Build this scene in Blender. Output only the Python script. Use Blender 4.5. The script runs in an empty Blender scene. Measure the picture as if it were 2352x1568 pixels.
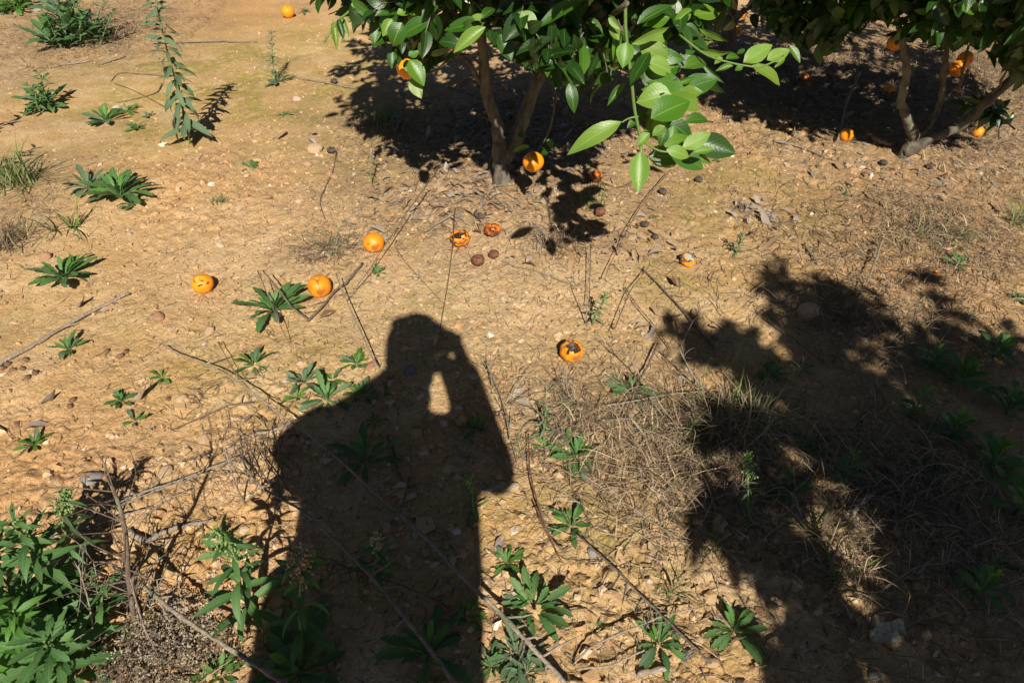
import bpy, math
import numpy as np
from mathutils import Matrix, Vector
rng = np.random.default_rng(11)
S = bpy.context.scene
COL = S.collection

# ------------------------------------------------------------------ camera, sky, sun, exposure
CAM_H = 1.6
TILT = math.radians(40)
FPX = 1568.0                      # focal length in units of the 2352 px wide measuring frame (24 mm on 36 mm)
cd = bpy.data.cameras.new('view_camera'); cam = bpy.data.objects.new('view_camera', cd); COL.objects.link(cam)
cd.sensor_width = 36; cd.lens = 24; cd.clip_start = 0.02; cd.clip_end = 400
cam.location = (0, 0, CAM_H); cam.rotation_euler = (math.radians(90) - TILT, 0, 0)
S.camera = cam
SUN_TO = np.array([-0.10967, 0.75897, -0.64182])      # direction the light travels
W = bpy.data.worlds.new('World'); S.world = W; W.use_nodes = True
wn = W.node_tree.nodes; bg = wn['Background']
sky = wn.new('ShaderNodeTexSky'); sky.sky_type = 'NISHITA'; sky.sun_disc = False
sky.sun_elevation = math.radians(39.93); sky.sun_rotation = math.radians(171.8); sky.air_density = 0.42; sky.dust_density = 1.0; sky.ozone_density = 0.3; sky.altitude = 1500
W.node_tree.links.new(sky.outputs[0], bg.inputs[0]); bg.inputs[1].default_value = 0.05
sd = bpy.data.lights.new('sun', 'SUN'); sd.energy = 5.0; sd.angle = math.radians(0.53); sd.color = (1.0, 0.93, 0.82)
so = bpy.data.objects.new('sun', sd); COL.objects.link(so)
so.rotation_euler = Vector(SUN_TO).to_track_quat('-Z', 'Y').to_euler(); so.location = (0.6, -4, 6)
S.view_settings.view_transform = 'Standard'; S.view_settings.look = 'None'
S.view_settings.exposure = 0.48; S.view_settings.gamma = 1.0; S.view_settings.use_curve_mapping = False

# ------------------------------------------------------------------ noise
def _hash(xi, yi, s):
    h = (xi.astype(np.int64) * 374761393 + yi.astype(np.int64) * 668265263 + s * 974634777) & 0xffffffff
    h = ((h ^ (h >> 13)) * 1274126177) & 0xffffffff
    h = ((h ^ (h >> 15)) * 2246822519) & 0xffffffff
    return (h ^ (h >> 14)) / 4294967296.0
def pn(x, y, s=0):
    x = np.asarray(x, float); y = np.asarray(y, float)
    x0 = np.floor(x); y0 = np.floor(y); fx = x - x0; fy = y - y0
    def gr(i, j):
        a = _hash(x0 + i, y0 + j, s) * 2 * math.pi
        return np.cos(a) * (fx - i) + np.sin(a) * (fy - j)
    sx = fx * fx * fx * (fx * (fx * 6 - 15) + 10); sy = fy * fy * fy * (fy * (fy * 6 - 15) + 10)
    a = gr(0, 0) * (1 - sx) + gr(1, 0) * sx; b = gr(0, 1) * (1 - sx) + gr(1, 1) * sx
    return (a * (1 - sy) + b * sy) * 1.4
def worley(x, y, s=0):
    x0 = np.floor(x); y0 = np.floor(y); f1 = np.full(x.shape, 9.0); f2 = np.full(x.shape, 9.0); cid = np.zeros(x.shape)
    for i in (-1, 0, 1):
        for j in (-1, 0, 1):
            px = x0 + i + _hash(x0 + i, y0 + j, s); py = y0 + j + _hash(x0 + i, y0 + j, s + 7)
            d = np.hypot(x - px, y - py); c = _hash(x0 + i, y0 + j, s + 13)
            n = d < f1; f2 = np.where(n, f1, np.minimum(f2, d)); cid = np.where(n, c, cid); f1 = np.where(n, d, f1)
    return f1, f2, cid
def sst(a, b, x):
    t = np.clip((x - a) / (b - a), 0, 1); return t * t * (3 - 2 * t)

TREES = [(-0.05, 3.2), (2.13, 3.51), (1.55, 5.2)]
def hs(x, y):                       # smooth lie of the land, on which things are set down
    x = np.asarray(x, float); y = np.asarray(y, float)
    z = 0.030 * pn(x * .8 + 3, y * .8, 1) + 0.012 * pn(x * 2.3, y * 2.3, 2) + 0.007 * pn(x * 5.5, y * 5.5, 3)
    for tx, ty in TREES:
        z = z + 0.035 * np.exp(-((x - tx) ** 2 + (y - ty) ** 2) / 0.35)
    return z * sst(60, 20, np.hypot(x, y))

# ------------------------------------------------------------------ photograph px (2352 wide) -> place
cT, sT = math.cos(TILT), math.sin(TILT)
def ray(u, v):
    x = (u - 1176) / FPX; y = -(v - 784) / FPX
    return np.array([x, cT + sT * y, -sT + cT * y])
def ground_at(u, v, z=0.0):
    r = ray(u, v); return np.array([0, 0, CAM_H]) + r * ((CAM_H - z) / -r[2])
def at(u, v, lift=0.0):
    z = 0.0
    for _ in range(5):
        p = ground_at(u, v, z + lift); z = float(hs(p[0], p[1]))
    return p
def deep(u, v, d):                  # the point d metres away along the view axis
    return np.array([0, 0, CAM_H]) + ray(u, v) * d
def proj(p):
    p = np.asarray(p, float); d = p - np.array([0, 0, CAM_H])
    dep = d[..., 1] * cT - d[..., 2] * sT; up = d[..., 1] * sT + d[..., 2] * cT
    k = np.where(dep > .02, dep, .02)
    return 1176 + FPX * d[..., 0] / k, 784 - FPX * up / k, dep
def in_frame(p, m=40):
    u, v, d = proj(p); return (d > .02) & (u > -m) & (u < 2352 + m) & (v > -m) & (v < 1568 + m)
def above(base, u, v):              # point on the view line (u,v) nearest to the vertical over base
    r = ray(u, v); o = np.array([0, 0, CAM_H]); A = np.stack([r, [0, 0, -1.0]], 1)
    s, *_ = np.linalg.lstsq(A, base - o, rcond=None); return o + s[0] * r

# ------------------------------------------------------------------ mesh building
class MB:
    def __init__(self): self.V = []; self.F = {3: [], 4: []}; self.M = {3: [], 4: []}; self.UV = []; self.R = []; self.n = 0
    def add(self, V, F, uv=None, rnd=0.0, mi=0):
        V = np.asarray(V, float).reshape(-1, 3); F = np.asarray(F, int)
        if len(V) == 0 or len(F) == 0: return self
        k = F.shape[1]; self.V.append(V); self.F[k].append(F + self.n); self.M[k].append(np.full(len(F), mi) if np.isscalar(mi) else np.asarray(mi))
        self.UV.append(np.zeros((len(V), 2)) if uv is None else np.asarray(uv, float))
        self.R.append(np.full(len(V), rnd) if np.isscalar(rnd) else np.asarray(rnd, float)); self.n += len(V); return self
    def mesh(self, name, mats, smooth=True):
        V = np.concatenate(self.V); uv = np.concatenate(self.UV); R = np.concatenate(self.R)
        q = np.concatenate(self.F[4]) if self.F[4] else np.zeros((0, 4), int); t = np.concatenate(self.F[3]) if self.F[3] else np.zeros((0, 3), int)
        mq = np.concatenate(self.M[4]) if self.F[4] else np.zeros(0, int); mt = np.concatenate(self.M[3]) if self.F[3] else np.zeros(0, int)
        me = bpy.data.meshes.new(name); me.vertices.add(len(V)); me.vertices.foreach_set('co', V.ravel())
        li = np.concatenate([q.ravel(), t.ravel()]).astype(np.int32); me.loops.add(len(li)); me.loops.foreach_set('vertex_index', li)
        nq, nt = len(q), len(t); me.polygons.add(nq + nt)
        st = np.concatenate([np.arange(nq) * 4, nq * 4 + np.arange(nt) * 3]).astype(np.int32)
        me.polygons.foreach_set('loop_start', st)
        me.polygons.foreach_set('material_index', np.concatenate([mq, mt]).astype(np.int32))
        me.polygons.foreach_set('use_smooth', np.full(nq + nt, smooth))
        ul = me.uv_layers.new(name='UVMap'); ul.data.foreach_set('uv', uv[li].astype(np.float32).ravel())
        at_ = me.attributes.new('rnd', 'FLOAT', 'POINT'); at_.data.foreach_set('value', R.astype(np.float32))
        for m in (mats if isinstance(mats, (list, tuple)) else [mats]): me.materials.append(m)
        me.update(calc_edges=True); me.validate(); return me
def put(name, me, parent=None, M=None):
    o = bpy.data.objects.new(name, me); COL.objects.link(o)
    if parent is not None: o.parent = parent
    if M is not None: o.matrix_basis = M
    return o
LABELS = set()
def tag(o, label, cat, group=None):
    o['label'] = label; o['category'] = cat; LABELS.add(label)
    if group: o['group'] = group
    return o
def empty(name, p, rz=0.0):
    o = bpy.data.objects.new(name, None); COL.objects.link(o); o.empty_display_size = .05
    o.location = p; o.rotation_euler = (0, 0, rz); return o
def stuff(o): o['kind'] = 'stuff'; return o
def nrm(v): v = np.asarray(v, float); return v / (np.linalg.norm(v) + 1e-12)
def frame(d, n):                    # rotation with +Y along d and +Z close to n
    y = nrm(d); x = nrm(np.cross(y, n)); z = np.cross(x, y); return np.stack([x, y, z], 1)
def mat4(R, p, s=1.0):
    M = np.eye(4); M[:3, :3] = R * s if np.isscalar(s) else R * np.asarray(s)[None, :]; M[:3, 3] = p; return Matrix(M.tolist())
def spline(P, n):
    P = np.asarray(P, float)
    if len(P) < 3: return P[0] + (P[-1] - P[0]) * np.linspace(0, 1, max(2, n))[:, None]
    Q = np.vstack([2 * P[0] - P[1], P, 2 * P[-1] - P[-2]]); out = []
    for t in np.linspace(0, len(P) - 1 - 1e-9, n):
        i = int(t); f = t - i; a, b, c, d = Q[i], Q[i + 1], Q[i + 2], Q[i + 3]
        out.append(.5 * (2 * b + (c - a) * f + (2 * a - 5 * b + 4 * c - d) * f * f + (3 * b - a - 3 * c + d) * f ** 3))
    return np.array(out)
def tube(P, r, k=6, caps=True, rough=0.0):
    P = np.asarray(P, float); n = len(P); r = np.full(n, r) if np.isscalar(r) else np.asarray(r, float)
    T = np.gradient(P, axis=0); T /= np.linalg.norm(T, axis=1)[:, None] + 1e-12
    ref = np.array([0, 0, 1.0]) if abs(T[0][2]) < .9 else np.array([1.0, 0, 0]); V = []
    for i in range(n):
        x = nrm(np.cross(T[i], ref)); y = np.cross(x, T[i]); ref = nrm(np.cross(x, T[i]) if np.linalg.norm(np.cross(x, T[i])) > 0 else ref)
        a = np.linspace(0, 2 * math.pi, k, endpoint=False); rr = r[i] * (1 + rough * rng.normal(size=k))
        V.append(P[i] + (np.cos(a) * rr)[:, None] * x + (np.sin(a) * rr)[:, None] * y)
    V = np.concatenate(V); F = []
    for i in range(n - 1):
        for j in range(k):
            F.append([i * k + j, i * k + (j + 1) % k, (i + 1) * k + (j + 1) % k, (i + 1) * k + j])
    tri = []
    if caps:
        V = np.vstack([V, P[0], P[-1]]); c0 = n * k; c1 = c0 + 1
        for j in range(k):
            tri.append([c0, (j + 1) % k, j]); tri.append([c1, (n - 1) * k + j, (n - 1) * k + (j + 1) % k])
    uv = np.zeros((len(V), 2)); uv[:n * k, 1] = np.repeat(np.linspace(0, 1, n), k); uv[:n * k, 0] = np.tile(np.linspace(0, 1, k), n)
    return V, np.array(F), np.array(tri), uv
def add_tube(mb, P, r, k=6, rnd=0.0, mi=0, caps=True, rough=0.0):
    V, F, T, uv = tube(P, r, k, caps, rough); n0 = mb.n
    mb.add(V, F, uv, rnd, mi)
    if len(T): mb.F[3].append(T + n0); mb.M[3].append(np.full(len(T), mi))
    return mb
def sphere(nu=12, nv=8):
    V = [[0, 0, 1.0]]
    for i in range(1, nv):
        t = math.pi * i / nv
        for j in range(nu):
            a = 2 * math.pi * j / nu; V.append([math.sin(t) * math.cos(a), math.sin(t) * math.sin(a), math.cos(t)])
    V.append([0, 0, -1.0]); q = []; t3 = []
    for j in range(nu):
        t3.append([0, 1 + j, 1 + (j + 1) % nu]); b = 1 + (nv - 2) * nu; t3.append([b + j, len(V) - 1, b + (j + 1) % nu])
    for i in range(nv - 2):
        for j in range(nu):
            a = 1 + i * nu; q.append([a + j, a + nu + j, a + nu + (j + 1) % nu, a + (j + 1) % nu])
    return np.array(V), np.array(q).reshape(-1, 4), np.array(t3)
def add_ball(mb, c, r, nu=12, nv=8, R=None, rnd=0.0, mi=0):
    V, q, t = sphere(nu, nv); V = V * np.asarray(r)
    if R is not None: V = V @ R.T
    n0 = mb.n; mb.add(V + np.asarray(c), q, None, rnd, mi); mb.F[3].append(t + n0); mb.M[3].append(np.full(len(t), mi)); return mb

# ------------------------------------------------------------------ materials
class NT:
    def __init__(s, name):
        s.m = bpy.data.materials.new(name); s.m.use_nodes = True; s.t = s.m.node_tree; s.b = s.t.nodes['Principled BSDF']; s.out = s.t.nodes['Material Output']
    def n(s, typ, **k):
        x = s.t.nodes.new(typ)
        for a, v in k.items(): setattr(x, a, v)
        return x
    def l(s, a, b): s.t.links.new(a, b)
    def val(s, x, i):
        if isinstance(x, (int, float)): i.default_value = x
        elif isinstance(x, tuple): i.default_value = x if len(x) == 4 else (*x, 1)
        else: s.l(x, i)
    def math(s, op, a, b=0.0, c=0.0, clamp=False):
        x = s.n('ShaderNodeMath', operation=op, use_clamp=clamp); s.val(a, x.inputs[0]); s.val(b, x.inputs[1]); s.val(c, x.inputs[2]); return x.outputs[0]
    def mix(s, f, a, b, mode='MIX'):
        x = s.n('ShaderNodeMix', data_type='RGBA', blend_type=mode); s.val(f, x.inputs[0]); s.val(a, x.inputs[6]); s.val(b, x.inputs[7]); return x.outputs[2]
    def noise(s, scale, detail=4, rough=.55, vec=None, dist=0.0):
        x = s.n('ShaderNodeTexNoise'); x.inputs['Scale'].default_value = scale; x.inputs['Detail'].default_value = detail; x.inputs['Roughness'].default_value = rough; x.inputs['Distortion'].default_value = dist
        s.l(vec if vec is not None else s.obj(), x.inputs['Vector']); return x.outputs['Fac']
    def vor(s, scale, feature='F1', vec=None):
        x = s.n('ShaderNodeTexVoronoi', feature=feature); x.inputs['Scale'].default_value = scale; s.l(vec if vec is not None else s.obj(), x.inputs['Vector']); return x
    def obj(s):
        if not hasattr(s, '_o'): s._o = s.n('ShaderNodeTexCoord')
        return s._o.outputs['Object']
    def uv(s):
        s.obj(); x = s.n('ShaderNodeSeparateXYZ'); s.l(s._o.outputs['UV'], x.inputs[0]); return x.outputs[0], x.outputs[1]
    def rnd(s):
        a = s.n('ShaderNodeAttribute', attribute_name='rnd'); o = s.n('ShaderNodeObjectInfo')
        return s.math('FRACT', s.math('ADD', a.outputs['Fac'], o.outputs['Random']))
    def ramp(s, f, stops, interp='LINEAR'):
        x = s.n('ShaderNodeValToRGB'); x.color_ramp.interpolation = interp; e = x.color_ramp.elements
        while len(e) < len(stops): e.new(.5)
        for i, (p, c) in enumerate(stops): e[i].position = p; e[i].color = (*c, 1) if len(c) == 3 else c
        s.l(f, x.inputs[0]); return x.outputs[0]
    def smooth(s, f, a, b):
        x = s.n('ShaderNodeMapRange', interpolation_type='SMOOTHSTEP'); s.val(f, x.inputs[0]); x.inputs[1].default_value = a; x.inputs[2].default_value = b; return x.outputs[0]
    def bump(s, h, strength=.5, dist=.01):
        x = s.n('ShaderNodeBump'); x.inputs['Strength'].default_value = strength; x.inputs['Distance'].default_value = dist; s.l(h, x.inputs['Height']); s.l(x.outputs[0], s.b.inputs['Normal']); return x
    def fin(s, col, rough=.8, spec=.3, metal=0.0):
        s.val(col, s.b.inputs['Base Color']); s.val(rough, s.b.inputs['Roughness']); s.b.inputs['Specular IOR Level'].default_value = spec; s.b.inputs['Metallic'].default_value = metal; return s.m
    def translucent(s, col, f):
        tr = s.n('ShaderNodeBsdfTranslucent'); s.val(col, tr.inputs[0]); mx = s.n('ShaderNodeMixShader'); mx.inputs[0].default_value = f
        s.l(s.b.outputs[0], mx.inputs[1]); s.l(tr.outputs[0], mx.inputs[2]); s.l(mx.outputs[0], s.out.inputs[0])

def m_leaf(name, cols, back, vein, rough, spec, trans, tcol):
    k = NT(name); u, v = k.uv(); r = k.rnd(); au = k.math('ABSOLUTE', k.math('SUBTRACT', u, .5))
    c = k.ramp(r, [(i / max(1, len(cols) - 1), c) for i, c in enumerate(cols)])
    c = k.mix(k.math('MULTIPLY', k.noise(38, 3), .55), c, k.mix(1.0, c, (.62, .66, .5), 'MULTIPLY'))
    side = k.math('SINE', k.math('MULTIPLY', k.math('SUBTRACT', v, k.math('MULTIPLY', au, .55)), 60.0))
    sv = k.math('MULTIPLY', k.smooth(side, .75, 1.0), .16)
    c = k.mix(sv, c, vein); c = k.mix(k.math('MULTIPLY', k.smooth(au, .035, .012), .75), c, vein)
    geo = k.n('ShaderNodeNewGeometry'); c2 = k.mix(geo.outputs['Backfacing'], c, k.mix(.75, c, back))
    k.bump(k.math('ADD', k.math('MULTIPLY', side, .10), k.noise(45, 3)), .35, .0018)
    k.fin(c2, rough, spec); k.translucent(tcol, trans); return k.m
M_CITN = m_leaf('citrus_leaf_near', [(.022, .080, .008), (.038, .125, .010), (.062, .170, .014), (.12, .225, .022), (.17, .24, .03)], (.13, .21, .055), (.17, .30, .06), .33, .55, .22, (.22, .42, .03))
M_CIT = m_leaf('citrus_leaf', [(.014, .048, .006), (.022, .072, .008), (.036, .108, .011), (.080, .170, .018)], (.09, .15, .04), (.10, .19, .04), .33, .5, .12, (.13, .27, .02))  # darker copy of the near leaf: the crown's shade is put into its green
M_CITD = m_leaf('citrus_leaf_old_shaded', [(.010, .036, .006), (.016, .052, .008), (.026, .078, .009)], (.06, .11, .04), (.075, .15, .03), .34, .5, .12, (.10, .22, .02))  # darkest crown leaf, its green lowered further to carry shade inside the crown
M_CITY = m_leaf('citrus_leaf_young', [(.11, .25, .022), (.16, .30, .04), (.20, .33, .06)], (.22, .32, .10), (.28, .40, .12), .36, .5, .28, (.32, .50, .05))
M_WEED = m_leaf('weed_leaf', [(.060, .145, .045), (.085, .180, .055), (.115, .22, .068)], (.12, .18, .10), (.17, .27, .11), .55, .35, .20, (.14, .32, .05))
M_WEEDG = m_leaf('weed_leaf_grey', [(.085, .140, .075), (.110, .175, .095), (.14, .20, .11)], (.15, .20, .13), (.22, .28, .18), .7, .25, .15, (.18, .30, .12))
M_WEEDB = m_leaf('weed_leaf_bright', [(.055, .160, .030), (.075, .195, .036), (.10, .235, .042)], (.12, .22, .07), (.20, .34, .08), .5, .4, .25, (.22, .45, .05))

def m_dry(name, cols, rough=.8):
    k = NT(name); u, v = k.uv(); au = k.math('ABSOLUTE', k.math('SUBTRACT', u, .5)); c = k.ramp(k.rnd(), [(i / (len(cols) - 1), q) for i, q in enumerate(cols)])
    c = k.mix(k.smooth(k.noise(70, 4), .45, .75), c, k.mix(1.0, c, (.5, .42, .36), 'MULTIPLY'))
    c = k.mix(k.math('MULTIPLY', k.smooth(au, .04, .015), .5), c, (.45, .33, .20))
    k.bump(k.noise(90, 3), .4, .002); k.fin(c, rough, .25); k.translucent((.35, .22, .10), .10); return k.m
M_DRY = m_dry('dry_leaf_tan', [(.33, .225, .135), (.42, .30, .19), (.26, .165, .095), (.38, .29, .20)])
M_DRYB = m_dry('dry_leaf_brown', [(.13, .075, .045), (.20, .115, .062), (.10, .065, .045)])
M_DRYG = m_dry('dry_leaf_grey', [(.30, .255, .215), (.40, .34, .28), (.23, .19, .16)])
M_DRYG2 = m_dry('fallen_leaf_green', [(.06, .10, .025), (.08, .12, .03), (.10, .11, .03)], .5)

def m_bark(name, a, b, sc=30):
    k = NT(name); x = k.n('ShaderNodeMapping'); x.inputs['Scale'].default_value = (1, 1, .35); k.l(k.obj(), x.inputs[0])
    n = k.noise(sc, 6, .65, x.outputs[0], .4); c = k.mix(k.smooth(n, .35, .68), a, b); c = k.mix(k.smooth(k.noise(9, 3), .52, .72), c, (.20, .20, .13))
    c = k.mix(k.math('MULTIPLY', k.rnd(), .3), c, (.12, .09, .07))
    k.bump(k.math('ADD', n, k.math('MULTIPLY', k.noise(120, 3), .4)), .7, .008); return k.fin(c, .85, .2)
M_BARK = m_bark('orange_tree_bark', (.075, .064, .047), (.185, .168, .125), 42)
M_TWIG = m_bark('dry_twig', (.11, .075, .055), (.22, .165, .13), 120)
M_TWIGP = m_bark('pale_dead_stem', (.24, .19, .14), (.40, .34, .27), 120)
M_TWIGR = m_bark('reddish_stem', (.15, .065, .04), (.25, .12, .07), 120)
def m_green_stem(name, a, b):
    k = NT(name); return k.fin(k.mix(k.noise(60, 3), a, b), .5, .35)
M_GST = m_green_stem('green_twig', (.09, .17, .035), (.17, .25, .07))
M_WST = m_green_stem('weed_stem', (.10, .17, .06), (.19, .25, .10))
def m_blade(name, cols, trans=.12, tc=(.4, .3, .14)):
    k = NT(name); c = k.ramp(k.rnd(), [(i / (len(cols) - 1), q) for i, q in enumerate(cols)]); k.fin(c, .7, .25); k.translucent(tc, trans); return k.m
M_STRAW = m_blade('dry_grass_straw', [(.17, .115, .075), (.30, .215, .13), (.42, .32, .19), (.22, .165, .125), (.10, .068, .048), (.56, .45, .28), (.36, .27, .17), (.08, .055, .04)])
M_STRAWD = m_blade('dark_dry_grass', [(.10, .07, .05), (.18, .125, .085), (.13, .10, .08), (.25, .19, .13)])
M_GRASS = m_blade('green_grass_blade', [(.07, .15, .025), (.11, .20, .035), (.20, .23, .07), (.05, .11, .025)], .2, (.2, .35, .05))
M_GRASSP = m_blade('pale_grass_blade', [(.22, .22, .10), (.33, .31, .17), (.16, .19, .075), (.40, .36, .22)], .2, (.3, .33, .12))
M_SEED = m_blade('seed_fluff', [(.40, .34, .24), (.30, .25, .17), (.48, .42, .30)])
M_BUD = m_blade('green_flower_bud', [(.16, .27, .07), (.22, .33, .11), (.28, .36, .15)], .15, (.25, .4, .1))

def m_peel(name, base, brown, amt):
    k = NT(name); c = k.mix(k.noise(14, 3), base, (base[0] * .92, base[1] * .78, base[2]))
    c = k.mix(k.math('MULTIPLY', k.smooth(k.noise(17, 5, .6, None, .6), .62 - amt * .25, .72 - amt * .2), min(1, amt * 1.6)), c, brown)
    v = k.vor(420); k.bump(k.math('ADD', v.outputs['Distance'], k.noise(30, 3)), .25, .0015); k.fin(c, .42, .45); return k.m
M_PEEL = m_peel('orange_peel', (.92, .34, .010), (.40, .12, .02), .25)
M_PEELB = m_peel('orange_peel_bruised', (.88, .30, .010), (.24, .085, .025), .5)
M_PEELR = m_peel('orange_peel_rotting', (.80, .21, .012), (.13, .045, .02), .8)
def m_plain(name, a, b, sc, rough=.85, spec=.2, bs=.5, bd=.004):
    k = NT(name); n = k.noise(sc, 5, .6); c = k.mix(k.smooth(n, .35, .65), a, b); k.bump(n, bs, bd); return k.fin(c, rough, spec)
M_ROT = m_plain('rotten_flesh', (.012, .010, .009), (.09, .045, .018), 160, .5, .5)
M_ROTB = m_plain('rotten_brown_rind', (.10, .045, .028), (.20, .085, .045), 60, .7)
M_MUMMY = m_plain('dried_black_rind', (.038, .030, .025), (.12, .092, .070), 90, .75)
M_PITH = m_plain('white_pith', (.36, .325, .205), (.50, .46, .33), 110, .8, .2, .8, .004)  # pith toned down: half shade on the lower-right peel is put into the colour
M_FLESHY = m_plain('yellow_flesh', (.55, .27, .02), (.75, .50, .12), 130, .5)
M_CALYX = m_plain('calyx_green', (.09, .13, .04), (.16, .17, .07), 90)
M_FLY = m_plain('fly_body', (.006, .008, .014), (.02, .03, .055), 200, .22, .8, .1)
def m_wing():
    k = NT('fly_wing'); return k.fin((.30, .31, .32), .25, .6)
M_WING = m_wing()
def m_stone(name, a, b, c3):
    k = NT(name); c = k.ramp(k.rnd(), [(0, a), (.5, b), (1, c3)]); n = k.noise(90, 5, .6); c = k.mix(k.smooth(n, .4, .7), c, k.mix(1.0, c, (.7, .64, .56), 'MULTIPLY')); k.bump(n, .5, .003); return k.fin(c, .9, .2)
M_STONE = m_stone('field_stone', (.42, .27, .15), (.50, .36, .23), (.36, .21, .12))
M_STONEG = m_stone('grey_stone', (.20, .19, .18), (.28, .26, .24), (.24, .22, .19))
M_STONEP = m_stone('pale_stone', (.46, .35, .24), (.54, .44, .32), (.45, .32, .21))
M_NUT = m_stone('brown_seed_pod', (.16, .095, .06), (.22, .13, .08), (.12, .075, .05))
def m_pebble():
    k = NT('soil_pebble'); c = k.ramp(k.rnd(), [(0, (.40, .25, .11)), (.3, (.52, .36, .19)), (.55, (.44, .25, .12)), (.8, (.58, .44, .28)), (.93, (.30, .16, .085)), (1, (.68, .60, .48))]); k.bump(k.noise(150, 3), .5, .003); return k.fin(c, .95, .15)
M_PEB = m_pebble()
def m_ground():
    k = NT('orchard_soil'); a = k.n('ShaderNodeVertexColor', layer_name='soil'); sp = k.n('ShaderNodeSeparateColor'); k.l(a.outputs[0], sp.inputs[0]); moss, lit, clay = sp.outputs
    c = k.mix(k.smooth(k.noise(5, 5, .6), .38, .66), (.61, .390, .180), (.75, .535, .305))
    c = k.mix(k.math('MULTIPLY', a.outputs[1], k.smooth(k.noise(16, 4, .6), .25, .6)), c, (.80, .580, .350)); c = k.mix(clay, c, (.60, .345, .150))
    fine = k.noise(75, 6, .7); c = k.mix(k.smooth(fine, .48, .72), c, k.mix(1.0, c, (.66, .58, .48), 'MULTIPLY')); c = k.mix(k.math('MULTIPLY', k.smooth(k.noise(240, 2, .5), .56, .66), .55), c, k.mix(1.0, c, (.42, .34, .27), 'MULTIPLY'))
    mm = k.math('MULTIPLY', moss, k.smooth(k.noise(19, 6, .7), .32, .58)); c = k.mix(mm, c, k.mix(k.noise(50, 3), (.27, .215, .045), (.42, .335, .10)))
    ll = k.math('MULTIPLY', lit, k.smooth(k.noise(34, 5, .7), .30, .58)); c = k.mix(ll, c, k.mix(k.noise(120, 3), (.20, .13, .078), (.38, .27, .165)))
    v = k.vor(190); spk = k.smooth(v.outputs['Distance'], .26, .10); sel = k.math('MULTIPLY', spk, k.smooth(k.noise(60, 2), .52, .62))
    c = k.mix(k.math('MULTIPLY', sel, .8), c, (.74, .60, .40))
    ce = k.vor(42, 'DISTANCE_TO_EDGE'); cr = k.math('MULTIPLY', k.smooth(ce.outputs['Distance'], .05, .0), k.smooth(k.noise(11, 3), .5, .62))
    hgt = k.math('SUBTRACT', k.math('ADD', k.math('MULTIPLY', fine, 1.0), k.math('MULTIPLY', spk, .25)), k.math('MULTIPLY', cr, .2))
    k.bump(hgt, .9, .012); return k.fin(c, .95, .12)
M_GROUND = m_ground()

# ------------------------------------------------------------------ ground: one sheet to the horizon
def px_ellipse_mask(x, y, zones):
    u, v, d = proj(np.stack([x, y, np.zeros_like(x)], -1)); m = np.zeros_like(x)
    for (cu, cv, ru, rv, w) in zones:
        q = ((u - cu) / ru) ** 2 + ((v - cv) / rv) ** 2; m = np.maximum(m, w * np.exp(-q * .9))
    return np.where(d > .2, m, 0)
def to_world_zones(zones):           # zones measured in the picture, kept as ellipses on the ground
    out = []
    for (u, v, ru, rv, w) in zones:
        c = ground_at(u, v); a = ground_at(u + ru, v); b = ground_at(u, v - rv); out.append((c[0], c[1], abs(a[0] - c[0]), abs(b[1] - c[1]), w))
    return out
LITTER = to_world_zones([(1180, 330, 420, 150, 1), (1050, 480, 170, 70, .75), (1900, 180, 420, 130, 1), (2200, 480, 380, 170, .85), (1560, 1040, 240, 200, .8), (2100, 760, 300, 120, .7),
    (2150, 1200, 280, 300, .6), (200, 60, 260, 90, .8), (40, 480, 120, 150, .6), (420, 1500, 220, 110, .6), (1260, 560, 90, 60, .6), (1300, 960, 220, 90, .55), (740, 570, 110, 50, .6), (2300, 200, 200, 180, .8)])
MOSS = to_world_zones([(560, 180, 360, 110, 1.1), (850, 300, 170, 70, 1.6), (690, 240, 160, 60, .9), (330, 150, 200, 70, .8), (1640, 420, 260, 150, .7), (250, 350, 250, 120, .5), (1380, 1260, 320, 180, .85), (1150, 1250, 120, 120, .8), (850, 700, 500, 160, .4), (560, 880, 220, 90, .6),
    (1850, 1250, 200, 160, .7), (1600, 640, 160, 90, .75), (120, 720, 300, 120, .45), (1500, 840, 200, 90, .5), (420, 1230, 160, 70, .4)])
CLAY = to_world_zones([(520, 380, 260, 120, .6), (120, 1050, 260, 160, .9), (2050, 560, 260, 160, .9), (420, 1330, 260, 160, .8), (550, 20, 200, 60, .8), (1700, 360, 200, 120, .5), (2150, 430, 200, 90, .7)])
ROUGH = to_world_zones([(300, 1250, 420, 330, 1), (1500, 1050, 350, 250, .7), (1400, 1400, 420, 220, .6), (2000, 1300, 400, 300, .7), (520, 430, 260, 100, .5), (1900, 300, 500, 160, .6), (1150, 420, 300, 80, .5), (900, 1300, 400, 300, .6)])
PALE = to_world_zones([(1050, 650, 300, 110, 1), (500, 620, 330, 120, .6), (800, 480, 300, 70, .5), (130, 990, 200, 120, .6), (1640, 330, 140, 70, .5), (620, 330, 160, 60, .5), (1330, 640, 200, 100, .5)])
def zmask(x, y, Z):
    m = np.zeros_like(x)
    for cx, cy, rx, ry, w in Z: m = np.maximum(m, w * np.exp(-.8 * (((x - cx) / rx) ** 2 + ((y - cy) / ry) ** 2)))
    return m
vis = np.array([ground_at(1176, v)[1] for v in np.linspace(1640, -90, 640)])
ys = np.concatenate([[-90, -50, -25, -14, -8, -5, -3.5, -2.6], np.linspace(-2, .55, 60), vis[vis > .57], vis[-1] + np.cumsum(np.geomspace(.05, 12, 34))])
sc_ = np.linspace(-1, 1, 981); so_ = np.geomspace(.04, 90, 22)
X = []; 
for y in ys:
    w = .80 * (max(.6, y) * cT + CAM_H * sT) + .12
    X.append(np.concatenate([-(w + so_[::-1]), sc_ * w, w + so_]))
X = np.array(X); Y = np.repeat(ys[:, None], X.shape[1], 1)
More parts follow.
